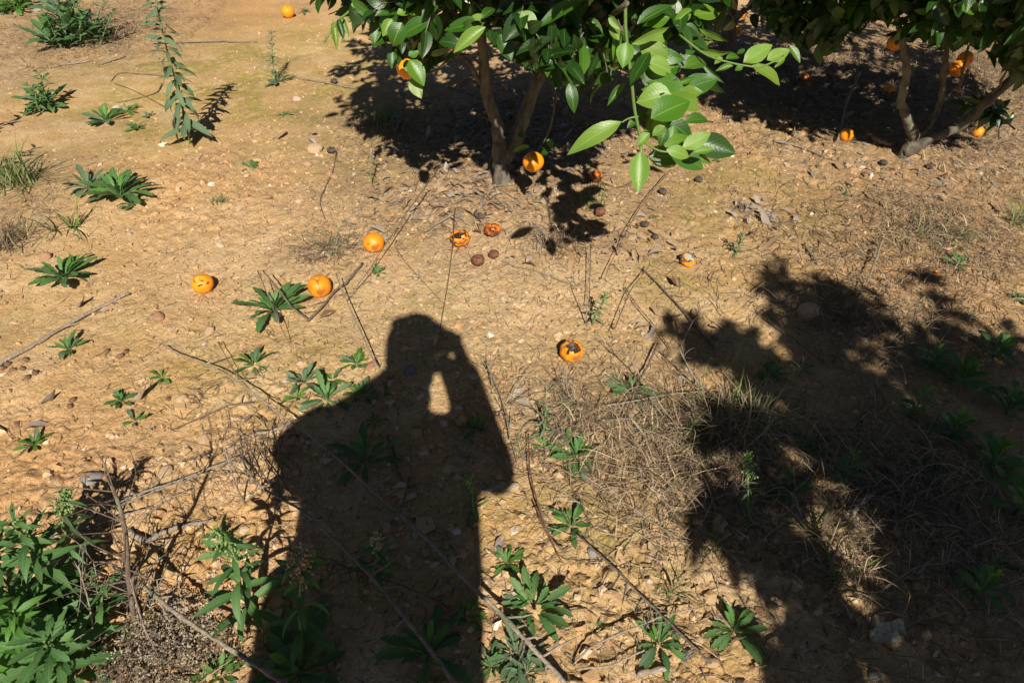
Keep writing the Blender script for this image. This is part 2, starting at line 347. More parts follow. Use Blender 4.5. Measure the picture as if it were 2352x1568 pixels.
near = sst(9.5, 7, Y) * sst(-2.2, -1, Y) * (np.abs(X) < 7)
def relief(x, y):
    r = np.clip(.10 + zmask(x, y, ROUGH), 0, 1.1) * (.45 + .9 * sst(-.25, .45, pn(x * 1.7, y * 1.7, 21)))
    wx = x + .015 * pn(x * 22, y * 22, 5); wy = y + .015 * pn(x * 22, y * 22, 6)
    f1, f2, c1 = worley(wx * 17, wy * 17, 31); z = r * .017 * (c1 > .45) * np.clip(1 - (f1 / .55) ** 2, 0, 1) * c1
    f1b, f2b, c2 = worley(wx * 40, wy * 40, 33); z += (.06 + r) * .0072 * (c2 > .35) * np.clip(1 - (f1b / .6) ** 2, 0, 1) * c2
    z -= r * .008 * sst(.10, .0, f2 - f1) * sst(-.1, .3, pn(x * 3, y * 3, 8))
    f1c, f2c, c3 = worley(wx * 9, wy * 9, 39); z -= .0025 * sst(.05, 0, f2c - f1c) * sst(.05, .35, pn(x * 1.3 + 5, y * 1.3, 9))
    for f, a in ((13, .006), (30, .0035), (70, .0022)): z += a * (.38 + r) * pn(x * f, y * f, int(f))
    rid = 1 - np.abs(pn(x * 26, y * 26, 44)); z += r * .004 * (rid - .6)
    return z
Z = hs(X, Y); Z += relief(X, Y) * near
gmb = MB(); nr, nc = X.shape
ii = (np.arange(nr - 1)[:, None] * nc + np.arange(nc - 1)[None, :]).ravel()
gmb.add(np.stack([X, Y, Z], -1).reshape(-1, 3), np.stack([ii, ii + 1, ii + 1 + nc, ii + nc], 1))
gme = gmb.mesh('ground', M_GROUND)
mo = zmask(X, Y, MOSS) * (.45 + .75 * sst(-.1, .35, pn(X * 2.6, Y * 2.6, 55))) +   .12 * sst(.05, .5, pn(X * 1.4, Y * 1.4, 50)); li_ = zmask(X, Y, LITTER) + .30 * sst(.1, .5, pn(X * 1.9, Y * 1.9, 51)); cl = zmask(X, Y, CLAY) + .25 * sst(0, .5, pn(X * 1.1, Y * 1.1, 52))
ca = gme.color_attributes.new('soil', 'FLOAT_COLOR', 'POINT')
ca.data.foreach_set('color', np.clip(np.stack([mo, li_, cl, zmask(X, Y, PALE)], -1), 0, 1).astype(np.float32).ravel())
ground = put('ground', gme); ground['kind'] = 'structure'; ground['label'] = 'sandy ochre orchard soil with moss and litter'
def surf(x, y):
    x = np.atleast_1d(np.asarray(x, float)); y = np.atleast_1d(np.asarray(y, float)); return hs(x, y) + relief(x, y) * .9

# ------------------------------------------------------------------ leaf shapes
def leaf_shape(L, wd, prof, fold=.25, curl=.25, nl=6, nc=2, wave=0.0, twist=0.0, seed=0, teeth=0.0):
    r = np.random.default_rng(seed); t = np.linspace(0, 1, nl + 1); w = prof(t) * wd / 2
    if teeth: w = w * (1 + teeth * np.where(np.arange(nl + 1) % 2, 1, -1) * (t > .3) * (t < .97))
    s = np.linspace(-1, 1, 2 * nc + 1); V = []; uv = []; ph = r.uniform(0, 6)
    ang = curl * 2 * t; dy = np.cos(ang); dz = -np.sin(ang); yy = np.concatenate([[0], np.cumsum((dy[1:] + dy[:-1]) / 2)]) * L / nl; zz = np.concatenate([[0], np.cumsum((dz[1:] + dz[:-1]) / 2)]) * L / nl
    for i in range(nl + 1):
        for q in s:
            x = q * w[i]; z = zz[i] + fold * abs(x) + wave * wd * .25 * math.sin(ph + t[i] * 9 + (2 if q > 0 else 0)) * abs(q) ** 2
            a = twist * t[i]; V.append([x * math.cos(a), yy[i], z + x * math.sin(a)]); uv.append([q / 2 + .5, t[i]])
    k = 2 * nc + 1; F = [[i * k + j, i * k + j + 1, (i + 1) * k + j + 1, (i + 1) * k + j] for i in range(nl) for j in range(2 * nc)]
    return np.array(V), np.array(F), np.array(uv)
P_CIT = lambda t: np.clip(np.sin(np.pi * np.clip(t, 0, 1) ** .82) ** .85, .03, 1) * np.where(t > .98, .15, 1)
P_WEED = lambda t: np.interp(t, [0, .12, .3, .55, .72, .86, .95, 1], [.16, .20, .42, .82, 1, .82, .45, .06])
P_LANCE = lambda t: np.interp(t, [0, .1, .35, .55, .8, 1], [.15, .45, .95, 1, .6, .05])
def leaf_mesh(name, mat, *a, **k):
    mb = MB(); V, F, uv = leaf_shape(*a, **k); mb.add(V, F, uv); return mb.mesh(name, mat)
# unit length shapes, scaled by the objects that use them
CIT = [leaf_shape(1, .46, P_CIT, f, c, 7, 2, wv, tw, i) for i, (f, c, wv, tw) in enumerate([(.30, .22, .1, 0), (.45, .12, .05, .2), (.22, .40, .15, -.2), (.55, .28, .1, .3), (.15, .10, .2, -.3), (.35, .55, .1, .1)])]
CITM = {m.name: [MB().add(*c).mesh('citrus_leaf', m) for c in CIT] for m in (M_CIT, M_CITD, M_CITY, M_CITN)}
CITS = [leaf_shape(1, .46, P_CIT, f, c, 4, 1, 0, 0, i) for i, (f, c) in enumerate([(.3, .22), (.5, .12), (.2, .4)])]
def join_leaves(mb, shapes, pos, R, sc, mi=0):
    pos = np.asarray(pos); R = np.asarray(R); sc = np.asarray(sc)
    if len(pos) == 0: return
    pick = rng.integers(0, len(shapes), len(pos))
    for s, (V, F, uv) in enumerate(shapes):
        k = np.where(pick == s)[0]
        if not len(k): continue
        A = np.einsum('kij,kmj->kmi', R[k], V[None] * sc[k][:, None, None]) + pos[k][:, None, :]
        n = len(V); FF = (F[None] + (np.arange(len(k)) * n)[:, None, None]).reshape(-1, F.shape[1])
        mb.add(A.reshape(-1, 3), FF, np.tile(uv, (len(k), 1)), np.repeat(rng.random(len(k)), n), mi)

# ------------------------------------------------------------------ orange trees
def on_y(u, v, y):
    r = ray(u, v); return np.array([0, 0, CAM_H]) + r * (y / r[1])
def limb(root, name, P, r0, r1, n=22, mat=None, k=10):
    P = spline(P, n); base = np.array(root.location); rr = np.linspace(r0, r1, n) * (1 + .07 * rng.normal(size=n))
    P = P + rng.normal(size=P.shape) * .0025
    mb = MB(); add_tube(mb, P - base, rr, k, rng.random(), 0, True, .05); return put(name, mb.mesh(name, mat or M_BARK), root)
def crown_leaves(c, rad, ncl, allowed, size=(.075, .115), low=.5, ground_z=.35):
    """twigs on an ellipsoid shell and the leaves round each of them: positions, rotations, sizes, twig polylines"""
    pos, R, sc, tw = [], [], [], []; c = np.array(c); rad = np.array(rad); tries = 0
    while len(tw) < ncl and tries < ncl * 12:
        tries += 1; d = nrm(rng.normal(size=3))
        if rng.random() < low: d[2] = -abs(d[2])
        rr = rng.uniform(.5, 1.0) ** .5; p = c + d * rad * rr
        if p[2] < ground_z or not allowed(p): continue
        out = nrm(d * np.array([1, 1, .5]) + np.array([0, 0, -.25 if d[2] < 0 else .25]) + rng.normal(size=3) * .35)
        L = rng.uniform(.18, .34); q = p - out * L; bend = rng.normal(size=3) * .03; T = spline([q, (p + q) / 2 + bend + [0, 0, .02], p], 6); tw.append(T)
        nl = rng.integers(9, 16); az = rng.uniform(0, 6)
        for i in range(nl):
            t = 1 - i / nl * .85; b = q + (p - q) * t + bend * 4 * t * (1 - t); az += 2.4
            s1 = nrm(np.cross(out, [.1, .2, 1])); s2 = np.cross(out, s1); rd = math.cos(az) * s1 + math.sin(az) * s2
            ld = nrm(out * (.35 + .5 * t) + rd * .9 + np.array([0, 0, -.22]) + rng.normal(size=3) * .15); up = nrm(np.array([0, -.35, .9]) + d * .4 + rng.normal(size=3) * .55)
            s = rng.uniform(*size); tip = b + ld * s
            if not (allowed(tip) and allowed(b)): continue
            pos.append(b); R.append(frame(ld, up)); sc.append(s)
    return np.array(pos), np.array(R), np.array(sc), tw
def outline(pts):
    P = np.array(pts, float)
    def ok(p):
        if p[2] < .2: return False
        u, v, d = proj(p)
        if d < .05 or u < -60 or u > 2412 or v > 1640: return True
        if u < P[0, 0] or u > P[-1, 0]: return v < -30
        return bool(v < np.interp(u, P[:, 0], P[:, 1]))
    return ok
def dress(root, crown, mats, cap, twigmat=M_BARK):
    """hang a crown on a tree: twigs, up to cap leaves that show as leaf parts, the rest of the foliage as one part"""
    pos, R, sc, tw = crown; base = np.array(root.location)
    mb = MB()
    for T in tw: add_tube(mb, T - base, np.linspace(.0045, .002, len(T)), 4, rng.random(), 0, False)
    stuff(put('twigs', mb.mesh('twigs', twigmat), root))
    cen = pos + R[:, :, 1] * (sc * .5)[:, None]; u, v, d = proj(cen); vis = np.where(in_frame(cen, 10))[0]; vis = vis[np.argsort(d[vis] / sc[vis])][:cap]
    for i in vis:
        m = mats[rng.integers(0, len(mats))]; put('leaf', CITM[m.name][rng.integers(0, 6)], root, mat4(R[i], pos[i] - base, sc[i]))
    rest = np.setdiff1d(np.arange(len(pos)), vis); mb = MB(); mi = rng.random(len(rest)) < .55
    for k, sel in enumerate((rest[mi], rest[~mi])): join_leaves(mb, CITS, pos[sel] - base, R[sel], sc[sel], k)
    stuff(put('foliage', mb.mesh('foliage', [mats[0], mats[-1]]), root))

b1 = at(1155, 420); tree1 = empty('orange_tree', b1)
tag(tree1, 'central young orange tree with a forked trunk and drooping glossy branches', 'tree', 'orange trees of the grove')
yb = b1[1]
limb(tree1, 'trunk', [b1 + [0, 0, -.05], on_y(1152, 392, yb), on_y(1149, 366, yb), on_y(1145, 320, yb - .01)], .046, .034, 14)
limb(tree1, 'limb', [on_y(1147, 335, yb), on_y(1143, 293, yb - .02), on_y(1123, 234, yb - .03), on_y(1111, 176, yb - .05), on_y(1108, 111, yb - .06), on_y(1098, 30, yb - .06), on_y(1080, -120, yb)], .030, .017)
limb(tree1, 'limb', [on_y(1152, 375, yb), on_y(1184, 322, yb + .02), on_y(1205, 264, yb + .05), on_y(1228, 205, yb + .06), on_y(1252, 150, yb + .06), on_y(1280, 60, yb), on_y(1310, -100, yb - .1)], .036, .018)
limb(tree1, 'limb', [on_y(1104, 190, yb - .04), on_y(1085, 160, yb - .1), on_y(1055, 125, yb - .15), on_y(1020, 60, yb - .2)], .012, .006, 10, None, 6)
limb(tree1, 'limb', [on_y(1240, 180, yb + .05), on_y(1300, 110, yb - .3), on_y(1370, 60, yb - .6), on_y(1437, 10, yb - 1.0)], .016, .008, 12, None, 6)
ok1 = outline([(690, 20), (720, 30), (760, 45), (800, 65), (850, 95), (900, 140), (930, 195), (965, 200), (1000, 150), (1050, 125), (1090, 95), (1130, 95), (1170, 140), (1230, 175), (1290, 215), (1330, 225), (1350, 180), (1400, 215), (1450, 170), (1500, 120), (1560, 90), (1620, 120), (1660, 90), (1700, 20), (1720, 0)])
c1 = crown_leaves((.22, 3.15, 1.55), (1.22, 1.20, .92), 300, ok1, (.075, .115))
c1b = crown_leaves((.22, 2.80, 1.02), (1.0, .72, .50), 190, ok1, (.075, .115), low=.8)
c1c = crown_leaves((.18, 2.22, 1.70), (1.0, .62, .48), 120, lambda p: ok1(p) and p[1] > 1.55)
c1 = tuple((np.concatenate([a, b]) if i < 3 else a + b) for i, (a, b) in enumerate(zip(c1, c1b)))
c1 = tuple((np.concatenate([a, b]) if i < 3 else a + b) for i, (a, b) in enumerate(zip(c1, c1c)))
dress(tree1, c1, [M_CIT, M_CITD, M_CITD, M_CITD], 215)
# near drooping shoot: stem and its big leaves
base1 = np.array(tree1.location)
def sd_(v): return float(np.interp(v, [0, 120, 260, 440], [2.05, 1.95, 1.78, 1.62]))
def shoot(pts, r0, r1, mat=M_GST):
    P = spline([deep(u, v, sd_(v)) for u, v in pts], 12); mb = MB(); add_tube(mb, P - base1, np.linspace(r0, r1, 12), 6); put('shoot', mb.mesh('shoot', mat), tree1)
shoot([(1437, 0), (1437, 70), (1451, 190), (1457, 249), (1469, 308), (1473, 352)], .0058, .0036)
shoot([(1472, 322), (1490, 334), (1516, 347), (1550, 350)], .0034, .0022)
shoot([(1466, 268), (1445, 272), (1429, 281)], .0026, .002)
shoot([(1730, 155), (1752, 152), (1775, 143), (1800, 128)], .003, .002)
shoot([(1560, 80), (1620, 125), (1680, 145), (1735, 155)], .0035, .0025)
def hand_leaf(u0, v0, u1, v1, w, dd=0.0, tilt=.5, mat=None, roll=0.0, var=None, tipd=0.0, d0=None):
    d = (d0 if d0 else sd_((v0 + v1) / 2)) + dd; a = deep(u0, v0, d); b = deep(u1, v1, d - tipd); L = np.linalg.norm(b - a)
    view = -nrm(ray((u0 + u1) / 2, (v0 + v1) / 2)); n = nrm(view * (1 - tilt) + np.array([0, -.2, 1]) * tilt); R = frame(b - a, n)
    if roll: R = R @ np.array([[math.cos(roll), 0, math.sin(roll)], [0, 1, 0], [-math.sin(roll), 0, math.cos(roll)]])
    fs = max(.35, abs(float(R[:, 2] @ view))); sx = w * d / FPX / .46 / (.55 + .45 * fs)
    m = mat or M_CITN; i = rng.integers(0, 6) if var is None else var
    put('leaf', CITM[m.name][i], tree1, mat4(R, a - base1, (min(sx * 1.14, L * 1.7), L * 1.05, L)))
Yg, G, D = M_CITY, M_CITN, M_CIT
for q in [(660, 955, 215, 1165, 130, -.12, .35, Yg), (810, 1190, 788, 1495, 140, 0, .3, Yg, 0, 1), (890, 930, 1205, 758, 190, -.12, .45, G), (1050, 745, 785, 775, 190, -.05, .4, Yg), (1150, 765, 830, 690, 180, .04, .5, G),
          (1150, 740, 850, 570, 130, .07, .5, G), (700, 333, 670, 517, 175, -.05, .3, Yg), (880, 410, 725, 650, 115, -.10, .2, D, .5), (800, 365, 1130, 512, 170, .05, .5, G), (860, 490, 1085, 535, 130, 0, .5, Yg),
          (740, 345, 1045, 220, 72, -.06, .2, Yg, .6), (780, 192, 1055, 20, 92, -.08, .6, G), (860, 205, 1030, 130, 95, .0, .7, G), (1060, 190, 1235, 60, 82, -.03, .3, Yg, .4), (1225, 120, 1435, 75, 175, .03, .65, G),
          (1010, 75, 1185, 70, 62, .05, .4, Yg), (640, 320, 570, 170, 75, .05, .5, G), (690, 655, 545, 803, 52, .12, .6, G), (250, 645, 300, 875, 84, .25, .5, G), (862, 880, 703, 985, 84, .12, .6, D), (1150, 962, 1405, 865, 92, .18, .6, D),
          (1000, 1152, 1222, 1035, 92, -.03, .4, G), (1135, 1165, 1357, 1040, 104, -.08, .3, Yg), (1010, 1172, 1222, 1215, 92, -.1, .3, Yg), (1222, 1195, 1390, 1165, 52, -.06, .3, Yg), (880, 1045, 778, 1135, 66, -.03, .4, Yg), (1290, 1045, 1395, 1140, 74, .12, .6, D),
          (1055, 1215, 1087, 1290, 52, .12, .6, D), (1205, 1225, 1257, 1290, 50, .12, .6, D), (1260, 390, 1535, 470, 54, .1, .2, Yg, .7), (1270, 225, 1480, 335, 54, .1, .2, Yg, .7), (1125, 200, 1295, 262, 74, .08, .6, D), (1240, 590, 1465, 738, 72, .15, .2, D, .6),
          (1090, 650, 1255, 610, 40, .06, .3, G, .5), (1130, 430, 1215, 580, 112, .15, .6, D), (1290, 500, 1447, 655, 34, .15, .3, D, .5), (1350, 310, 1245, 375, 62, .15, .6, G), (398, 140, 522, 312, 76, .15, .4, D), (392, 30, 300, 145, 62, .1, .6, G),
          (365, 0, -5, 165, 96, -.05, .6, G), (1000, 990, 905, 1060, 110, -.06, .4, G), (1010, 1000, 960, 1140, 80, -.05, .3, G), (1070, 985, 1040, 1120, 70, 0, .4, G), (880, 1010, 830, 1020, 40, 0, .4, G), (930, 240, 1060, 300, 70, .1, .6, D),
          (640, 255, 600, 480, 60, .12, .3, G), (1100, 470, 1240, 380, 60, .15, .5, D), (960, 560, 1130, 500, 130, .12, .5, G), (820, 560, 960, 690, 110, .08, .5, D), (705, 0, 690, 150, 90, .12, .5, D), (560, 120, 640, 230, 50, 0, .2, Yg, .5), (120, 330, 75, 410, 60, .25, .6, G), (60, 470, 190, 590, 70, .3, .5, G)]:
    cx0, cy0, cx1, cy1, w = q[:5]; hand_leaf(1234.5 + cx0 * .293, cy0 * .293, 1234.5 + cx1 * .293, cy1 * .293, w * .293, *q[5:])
for q in [(455, 655, 755, 462, 150, -.05, .4, Yg), (700, 632, 938, 515, 120, 0, .45, Yg), (540, 690, 928, 815, 105, -.05, .6, G), (270, 620, 468, 533, 70, .05, .5, G), (345, 690, 172, 720, 50, 0, .5, G), (935, 475, 1052, 648, 72, .3, .6, D),
          (450, 690, 368, 725, 62, -.03, .4, G), (885, 600, 785, 692, 56, .06, .6, G), (235, 600, 150, 655, 52, .05, .5, Yg), (470, 520, 390, 560, 50, .1, .6, G), (420, 700, 560, 650, 40, 0, .5, G)]:
    cx0, cy0, cx1, cy1, w = q[:5]; hand_leaf(1607.8 + cx0 * .2197, cy0 * .2197, 1607.8 + cx1 * .2197, cy1 * .2197, w * .2197, *q[5:], d0=2.35)
for k in range(30):
    q1 = rng.random(); cu, cv = ((1545, 255) if k < 12 else (1560, 335) if k < 22 else (1500, 110)); su, sv_ = rng.normal() * 34, rng.normal() * 26; a = rng.uniform(-.9, 1.4); L = rng.uniform(62, 105)
    u0, v0 = cu + su - 20, cv + sv_; hand_leaf(u0, v0, u0 + math.cos(a) * L, v0 + math.sin(a) * L * .8, L * rng.uniform(.36, .5), rng.uniform(.02, .22), rng.uniform(.3, .65), (Yg, G, G, D)[k % 4], rng.normal() * .3)
# leaves of the left side that stand free against the soil (crop of the photograph, origin 832,0)
for q in [(310, 180, 215, 355, 150, -.2, .4, G), (235, 150, 155, 275, 80, -.1, .3, Yg), (120, 150, 90, 330, 80, 0, .3, D), (95, 130, 300, 40, 60, -.1, .6, G), (270, 110, 400, 60, 70, -.1, .5, Yg), (320, 60, 510, 60, 110, -.1, .6, G), (370, 470, 480, 655, 120, -.1, .4, G), (380, 620, 460, 760, 90, -.05, .4, G),
          (345, 470, 370, 570, 70, .0, .5, G), (360, 440, 445, 400, 60, -.05, .5, G), (240, 400, 225, 530, 70, .05, .5, D), (940, 150, 1045, 0, 70, -.2, .6, G), (950, 150, 860, 120, 90, -.15, .6, Yg), (935, 190, 640, 200, 110, -.1, .6, D), (965, 215, 705, 385, 90, -.2, .4, Yg), (1075, 270, 1170, 460, 110, -.1, .6, D), (1245, 90, 1365, 240, 110, -.2, .4, Yg),
          (1180, 1190, 1320, 1120, 36, .3, .4, Yg), (1215, 1060, 1290, 1050, 60, .35, .5, D), (1400, 1230, 1420, 1140, 80, .35, .5, D), (1450, 1090, 1490, 1160, 50, .35, .5, G), (1375, 1200, 1470, 1170, 60, .3, .6, D), (-225, 165, -205, 370, 48, .0, .2, G), (-190, 150, -150, 300, 46, .0, .2, D), (-170, 130, -110, 280, 40, .05, .2, G), (-120, 170, -30, 90, 36, .0, .2, Yg), (-160, 300, -140, 330, 30, 0, .5, G), (-90, 60, -10, 20, 50, 0, .5, Yg), (20, 60, 110, 130, 70, .1, .4, D)]:
    cx0, cy0, cx1, cy1, w = q[:5]; hand_leaf(832.6 + cx0 * .293, cy0 * .293, 832.6 + cx1 * .293, cy1 * .293, w * .293, *q[5:], d0=2.25 if cy0 < 1000 else 2.75)
b = deep(745, 98, 2.25); P = spline([b, deep(770, 55, 2.25), deep(810, 20, 2.3), deep(850, -20, 2.35)], 8); mb = MB(); add_tube(mb, P - base1, np.linspace(.003, .005, 8), 6); put('shoot', mb.mesh('shoot', M_GST), tree1)
P = spline([deep(1237, 345, 3.1), deep(1262, 300, 3.0), deep(1275, 230, 2.95), deep(1270, 140, 2.9)], 8); mb = MB(); add_tube(mb, P - base1, np.linspace(.003, .005, 8), 6); put('shoot', mb.mesh('shoot', M_BARK), tree1)

b2 = at(2069, 362); tree2 = empty('orange_tree', b2)
tag(tree2, 'orange tree at upper right with three crooked bare stems from the ground', 'tree', 'orange trees of the grove'); yb = b2[1]
limb(tree2, 'limb', [b2 + [0, 0, -.05], on_y(2085, 338, yb), on_y(2099, 318, yb), on_y(2092, 295, yb - .02), on_y(2084, 272, yb - .03), on_y(2069, 237, yb - .04), on_y(2078, 195, yb - .05), on_y(2083, 160, yb - .06), on_y(2077, 112, yb - .08), on_y(2060, 40, yb - .1)], .031, .013, 30)
limb(tree2, 'limb', [on_y(2092, 328, yb + .02), on_y(2115, 303, yb + .08), on_y(2139, 279, yb + .12), on_y(2155, 245, yb + .14), on_y(2163, 215, yb + .14), on_y(2168, 165, yb + .12), on_y(2174, 110, yb + .1), on_y(2180, 40, yb + .1)], .019, .011, 26)
limb(tree2, 'limb', [on_y(2078, 352, yb), on_y(2110, 335, yb - .02), on_y(2139, 317, yb - .04), on_y(2175, 302, yb - .05), on_y(2203, 290, yb - .05), on_y(2254, 248, yb - .08), on_y(2300, 205, yb - .1), on_y(2345, 155, yb - .1), on_y(2400, 80, yb - .1)], .029, .018, 28)
limb(tree2, 'limb', [on_y(2200, 215, yb + .1), on_y(2212, 160, yb + .1), on_y(2225, 100, yb + .1), on_y(2235, 40, yb + .1)], .008, .005, 10, None, 6)
limb(tree2, 'limb', [on_y(2280, 215, yb - .1), on_y(2310, 170, yb - .15), on_y(2330, 110, yb - .2)], .007, .004, 10, None, 6)
ok2 = outline([(1985, 60), (2005, 95), (2040, 112), (2062, 115), (2085, 95), (2120, 100), (2150, 128), (2180, 120), (2200, 110), (2250, 110), (2280, 160), (2320, 190), (2352, 225), (2400, 240)])
c2 = crown_leaves((2.30, 3.35, 1.42), (1.15, 1.1, .90), 230, ok2, (.08, .12))
c2b = crown_leaves((2.25, 3.15, .98), (.75, .6, .42), 110, ok2, (.08, .12), low=.8)
c2 = tuple((np.concatenate([a, b]) if i < 3 else a + b) for i, (a, b) in enumerate(zip(c2, c2b)))
okc = lambda p: True
c2d = crown_leaves((2.35, 2.45, 1.62), (1.05, .65, .48), 70, ok2)
c2 = tuple((np.concatenate([a, b]) if i < 3 else a + b) for i, (a, b) in enumerate(zip(c2, c2d)))
c2c = crown_leaves(deep(2262, 235, 3.5), (.10, .08, .07), 4, okc, (.07, .10), ground_z=.1)
c2 = tuple((np.concatenate([a, b]) if i < 3 else a + b) for i, (a, b) in enumerate(zip(c2, c2c)))
dress(tree2, c2, [M_CIT, M_CITD, M_CITD], 280)

b3 = at(1650, 150); tree3 = empty('orange_tree', b3)
tag(tree3, 'leafy orange tree behind, its low branches between the central and right trees', 'tree', 'orange trees of the grove'); yb = b3[1]
limb(tree3, 'trunk', [b3 + [0, 0, -.05], b3 + [.02, -.02, .3], b3 + [-.05, -.05, .7], b3 + [.05, 0, 1.3]], .05, .025)
limb(tree3, 'limb', [b3 + [.0, -.02, .25], b3 + [.12, -.35, .55], b3 + [.2, -.8, .72], b3 + [.3, -1.1, .7]], .022, .008, 14, None, 6)
ok3 = outline([(1690, -10), (1722, 55), (1760, 85), (1800, 100), (1840, 145), (1880, 155), (1925, 128), (1960, 105), (1985, 70), (2030, 40), (2060, 10)])
c3 = crown_leaves((1.75, 4.6, 1.05), (.75, .75, .60), 95, ok3, (.085, .12))
c3b = crown_leaves((1.75, 3.95, .72), (.50, .40, .30), 85, ok3, (.085, .12), low=.6)
c3 = tuple((np.concatenate([a, b]) if i < 3 else a + b) for i, (a, b) in enumerate(zip(c3, c3b)))
dress(tree3, c3, [M_CIT, M_CIT, M_CITD], 260)

# the tree beside the photographer: outside the frame, its shade lies over the lower right of the picture
tree4 = empty('orange_tree', (1.85, -.95, float(hs(1.85, -.95)))); b4 = np.array(tree4.location)
tag(tree4, 'orange tree beside the photographer that throws the shade at lower right', 'tree', 'orange trees of the grove')
limb(tree4, 'trunk', [b4 + [0, 0, -.05], b4 + [.02, 0, .3], b4 + [-.03, .04, .7]], .055, .045)
for dx, dy, dz in ((-.5, .3, 1.9), (.5, .2, 1.9), (-.1, -.5, 2.1), (-.55, .75, 1.75), (.2, .8, 1.8), (-.8, -.2, 1.5)):
    limb(tree4, 'limb', [b4 + [-.03, .04, .55], b4 + [dx * .45, dy * .45, .95], b4 + [dx, dy, dz]], .03, .008, 14, None, 6)
def in_poly(P, x, y):
    P = np.asarray(P, float); n = len(P); j = n - 1; c = np.zeros(np.shape(x), bool)
    for i in range(n):
        a = (P[i, 1] > y) != (P[j, 1] > y); c ^= a & (x < (P[j, 0] - P[i, 0]) * (y - P[i, 1]) / (P[j, 1] - P[i, 1] + 1e-12) + P[i, 0]); j = i
    return c
def poly_w(pts): return [tuple(ground_at(1490.6 + a * 1.11, 574.2 + b * 1.11)[:2]) for a, b in pts]
SH_D = [poly_w(p) for p in (
    [(190, 45), (250, 90), (300, 30), (340, 50), (420, 90), (450, 140), (420, 180), (480, 230), (545, 235), (560, 180), (600, 170), (700, 190), (776, 230), (900, 300), (900, 900), (560, 900), (545, 830), (520, 760), (490, 720), (540, 640), (480, 560), (430, 480), (380, 420), (330, 360), (270, 300), (255, 230), (300, 200), (255, 130)],
    [(60, 205), (75, 165), (200, 200), (190, 235), (120, 225)], [(205, 175), (300, 270), (250, 310), (190, 240)],
    [(70, 320), (170, 330), (250, 380), (240, 420), (110, 400)], [(120, 520), (230, 560), (300, 600), (440, 640), (410, 690), (340, 655), (240, 655), (165, 590)],
    [(230, 430), (300, 470), (340, 500), (300, 530), (240, 500)], [(280, 750), (375, 710), (440, 790), (465, 900), (285, 900)], [(270, 330), (380, 430), (350, 445), (290, 390)], [(530, 40), (560, 45), (620, 130), (600, 150)])]
SH_L = [poly_w(p) for p in ([(470, 720), (540, 800), (560, 900), (490, 900), (450, 800)], [(340, 190), (430, 195), (560, 285), (560, 345), (470, 285), (390, 235)], [(455, 520), (530, 595), (550, 670), (520, 640), (470, 580)], [(700, 215), (776, 225), (776, 330), (730, 300)], [(545, 670), (590, 750), (572, 750), (550, 700)])]
pos, R, sc, tws = [], [], [], []
allp = np.array([p for q in SH_D for p in q]); lo, hi = allp.min(0), allp.max(0)
while len(pos) < 4300:
    g = rng.uniform(lo, hi)
    if not any(in_poly(p, g[0], g[1]) for p in SH_D): continue
    lit = any(in_poly(p, g[0], g[1]) for p in SH_L)
    if lit and rng.random() < .90: continue
    if pn(g[0] * 6.5, g[1] * 5.0, 70) + .6 * pn(g[0] * 15, g[1] * 11, 71) > .36: continue
    yt = rng.uniform(-1.8, -.35); z = (g[1] - yt) / 1.1825
    if not .75 < z < 2.7: continue
    p = np.array([g[0], g[1], 0]) - SUN_TO * (z / .64182); out = nrm(p - (b4 + [0, 0, 1.2]) + rng.normal(size=3) * .5); L = rng.uniform(.10, .26); q0 = p - out * L * .5; az = rng.uniform(0, 6)
    if in_frame(p, 160) or (p[2] > 1.15 and np.hypot(p[0], p[1]) < .7): continue
    tws.append(spline([q0 - out * .1, q0, p], 5))
    for k in range(rng.integers(3, 8)):
        b = q0 + out * L * rng.random(); az += 2.4; s1 = nrm(np.cross(out, [.1, .2, 1])); s2 = np.cross(out, s1); ld = nrm(out * .55 + (math.cos(az) * s1 + math.sin(az) * s2) * .8 + np.array([0, 0, -.2])); s_l = rng.uniform(.07, .11)
        if in_frame(b + ld * s_l, 60): continue
        pos.append(b); R.append(frame(ld, np.array([0, -.4, .8]) + rng.normal(size=3) * .6)); sc.append(s_l)
dress(tree4, (np.array(pos), np.array(R), np.array(sc), tws), [M_CIT, M_CITD], 0)

# ------------------------------------------------------------------ the photographer, behind the lens; the shadow is cast by this figure
def blob(mats, parts, vox, smooth=2, name='x'):
    """one closed continuous surface grown round tapered limbs and balls"""
    mb = MB()
    for p in parts:
        if p[0] == 'c':
            _, a, b, ra, rb = p; a = np.array(a, float); b = np.array(b, float); add_tube(mb, [a, a * .5 + b * .5, b], [ra, (ra + rb) / 2, rb], 14); add_ball(mb, a, ra, 14, 8); add_ball(mb, b, rb, 14, 8)
        else:
            _, c, r, *Rm = p; add_ball(mb, c, r, 18, 12, Rm[0] if Rm else None)
    me = mb.mesh(name, mats); o = bpy.data.objects.new('tmp_' + name, me); COL.objects.link(o)
    m = o.modifiers.new('r', 'REMESH'); m.mode = 'VOXEL'; m.voxel_size = vox; m.use_smooth_shade = True
    if smooth: q = o.modifiers.new('s', 'SMOOTH'); q.iterations = smooth; q.factor = .5
    dg = bpy.context.evaluated_depsgraph_get(); out = bpy.data.meshes.new_from_object(o.evaluated_get(dg)); out.name = name
    bpy.data.objects.remove(o); bpy.data.meshes.remove(me); return out
M_SKIN = m_plain('skin', (.42, .22, .14), (.52, .29, .19), 30, .5, .4, .15)
M_HAIR = m_plain('dark_hair', (.018, .012, .009), (.035, .022, .015), 140, .5, .4)
M_JACKET = m_plain('blue_jacket_cloth', (.035, .05, .085), (.05, .07, .11), 200, .85)
M_TROUSER = m_plain('grey_trouser_cloth', (.07, .065, .06), (.10, .095, .085), 200, .9)
M_SHOE = m_plain('brown_shoe_leather', (.09, .05, .03), (.13, .075, .045), 60, .5, .4)
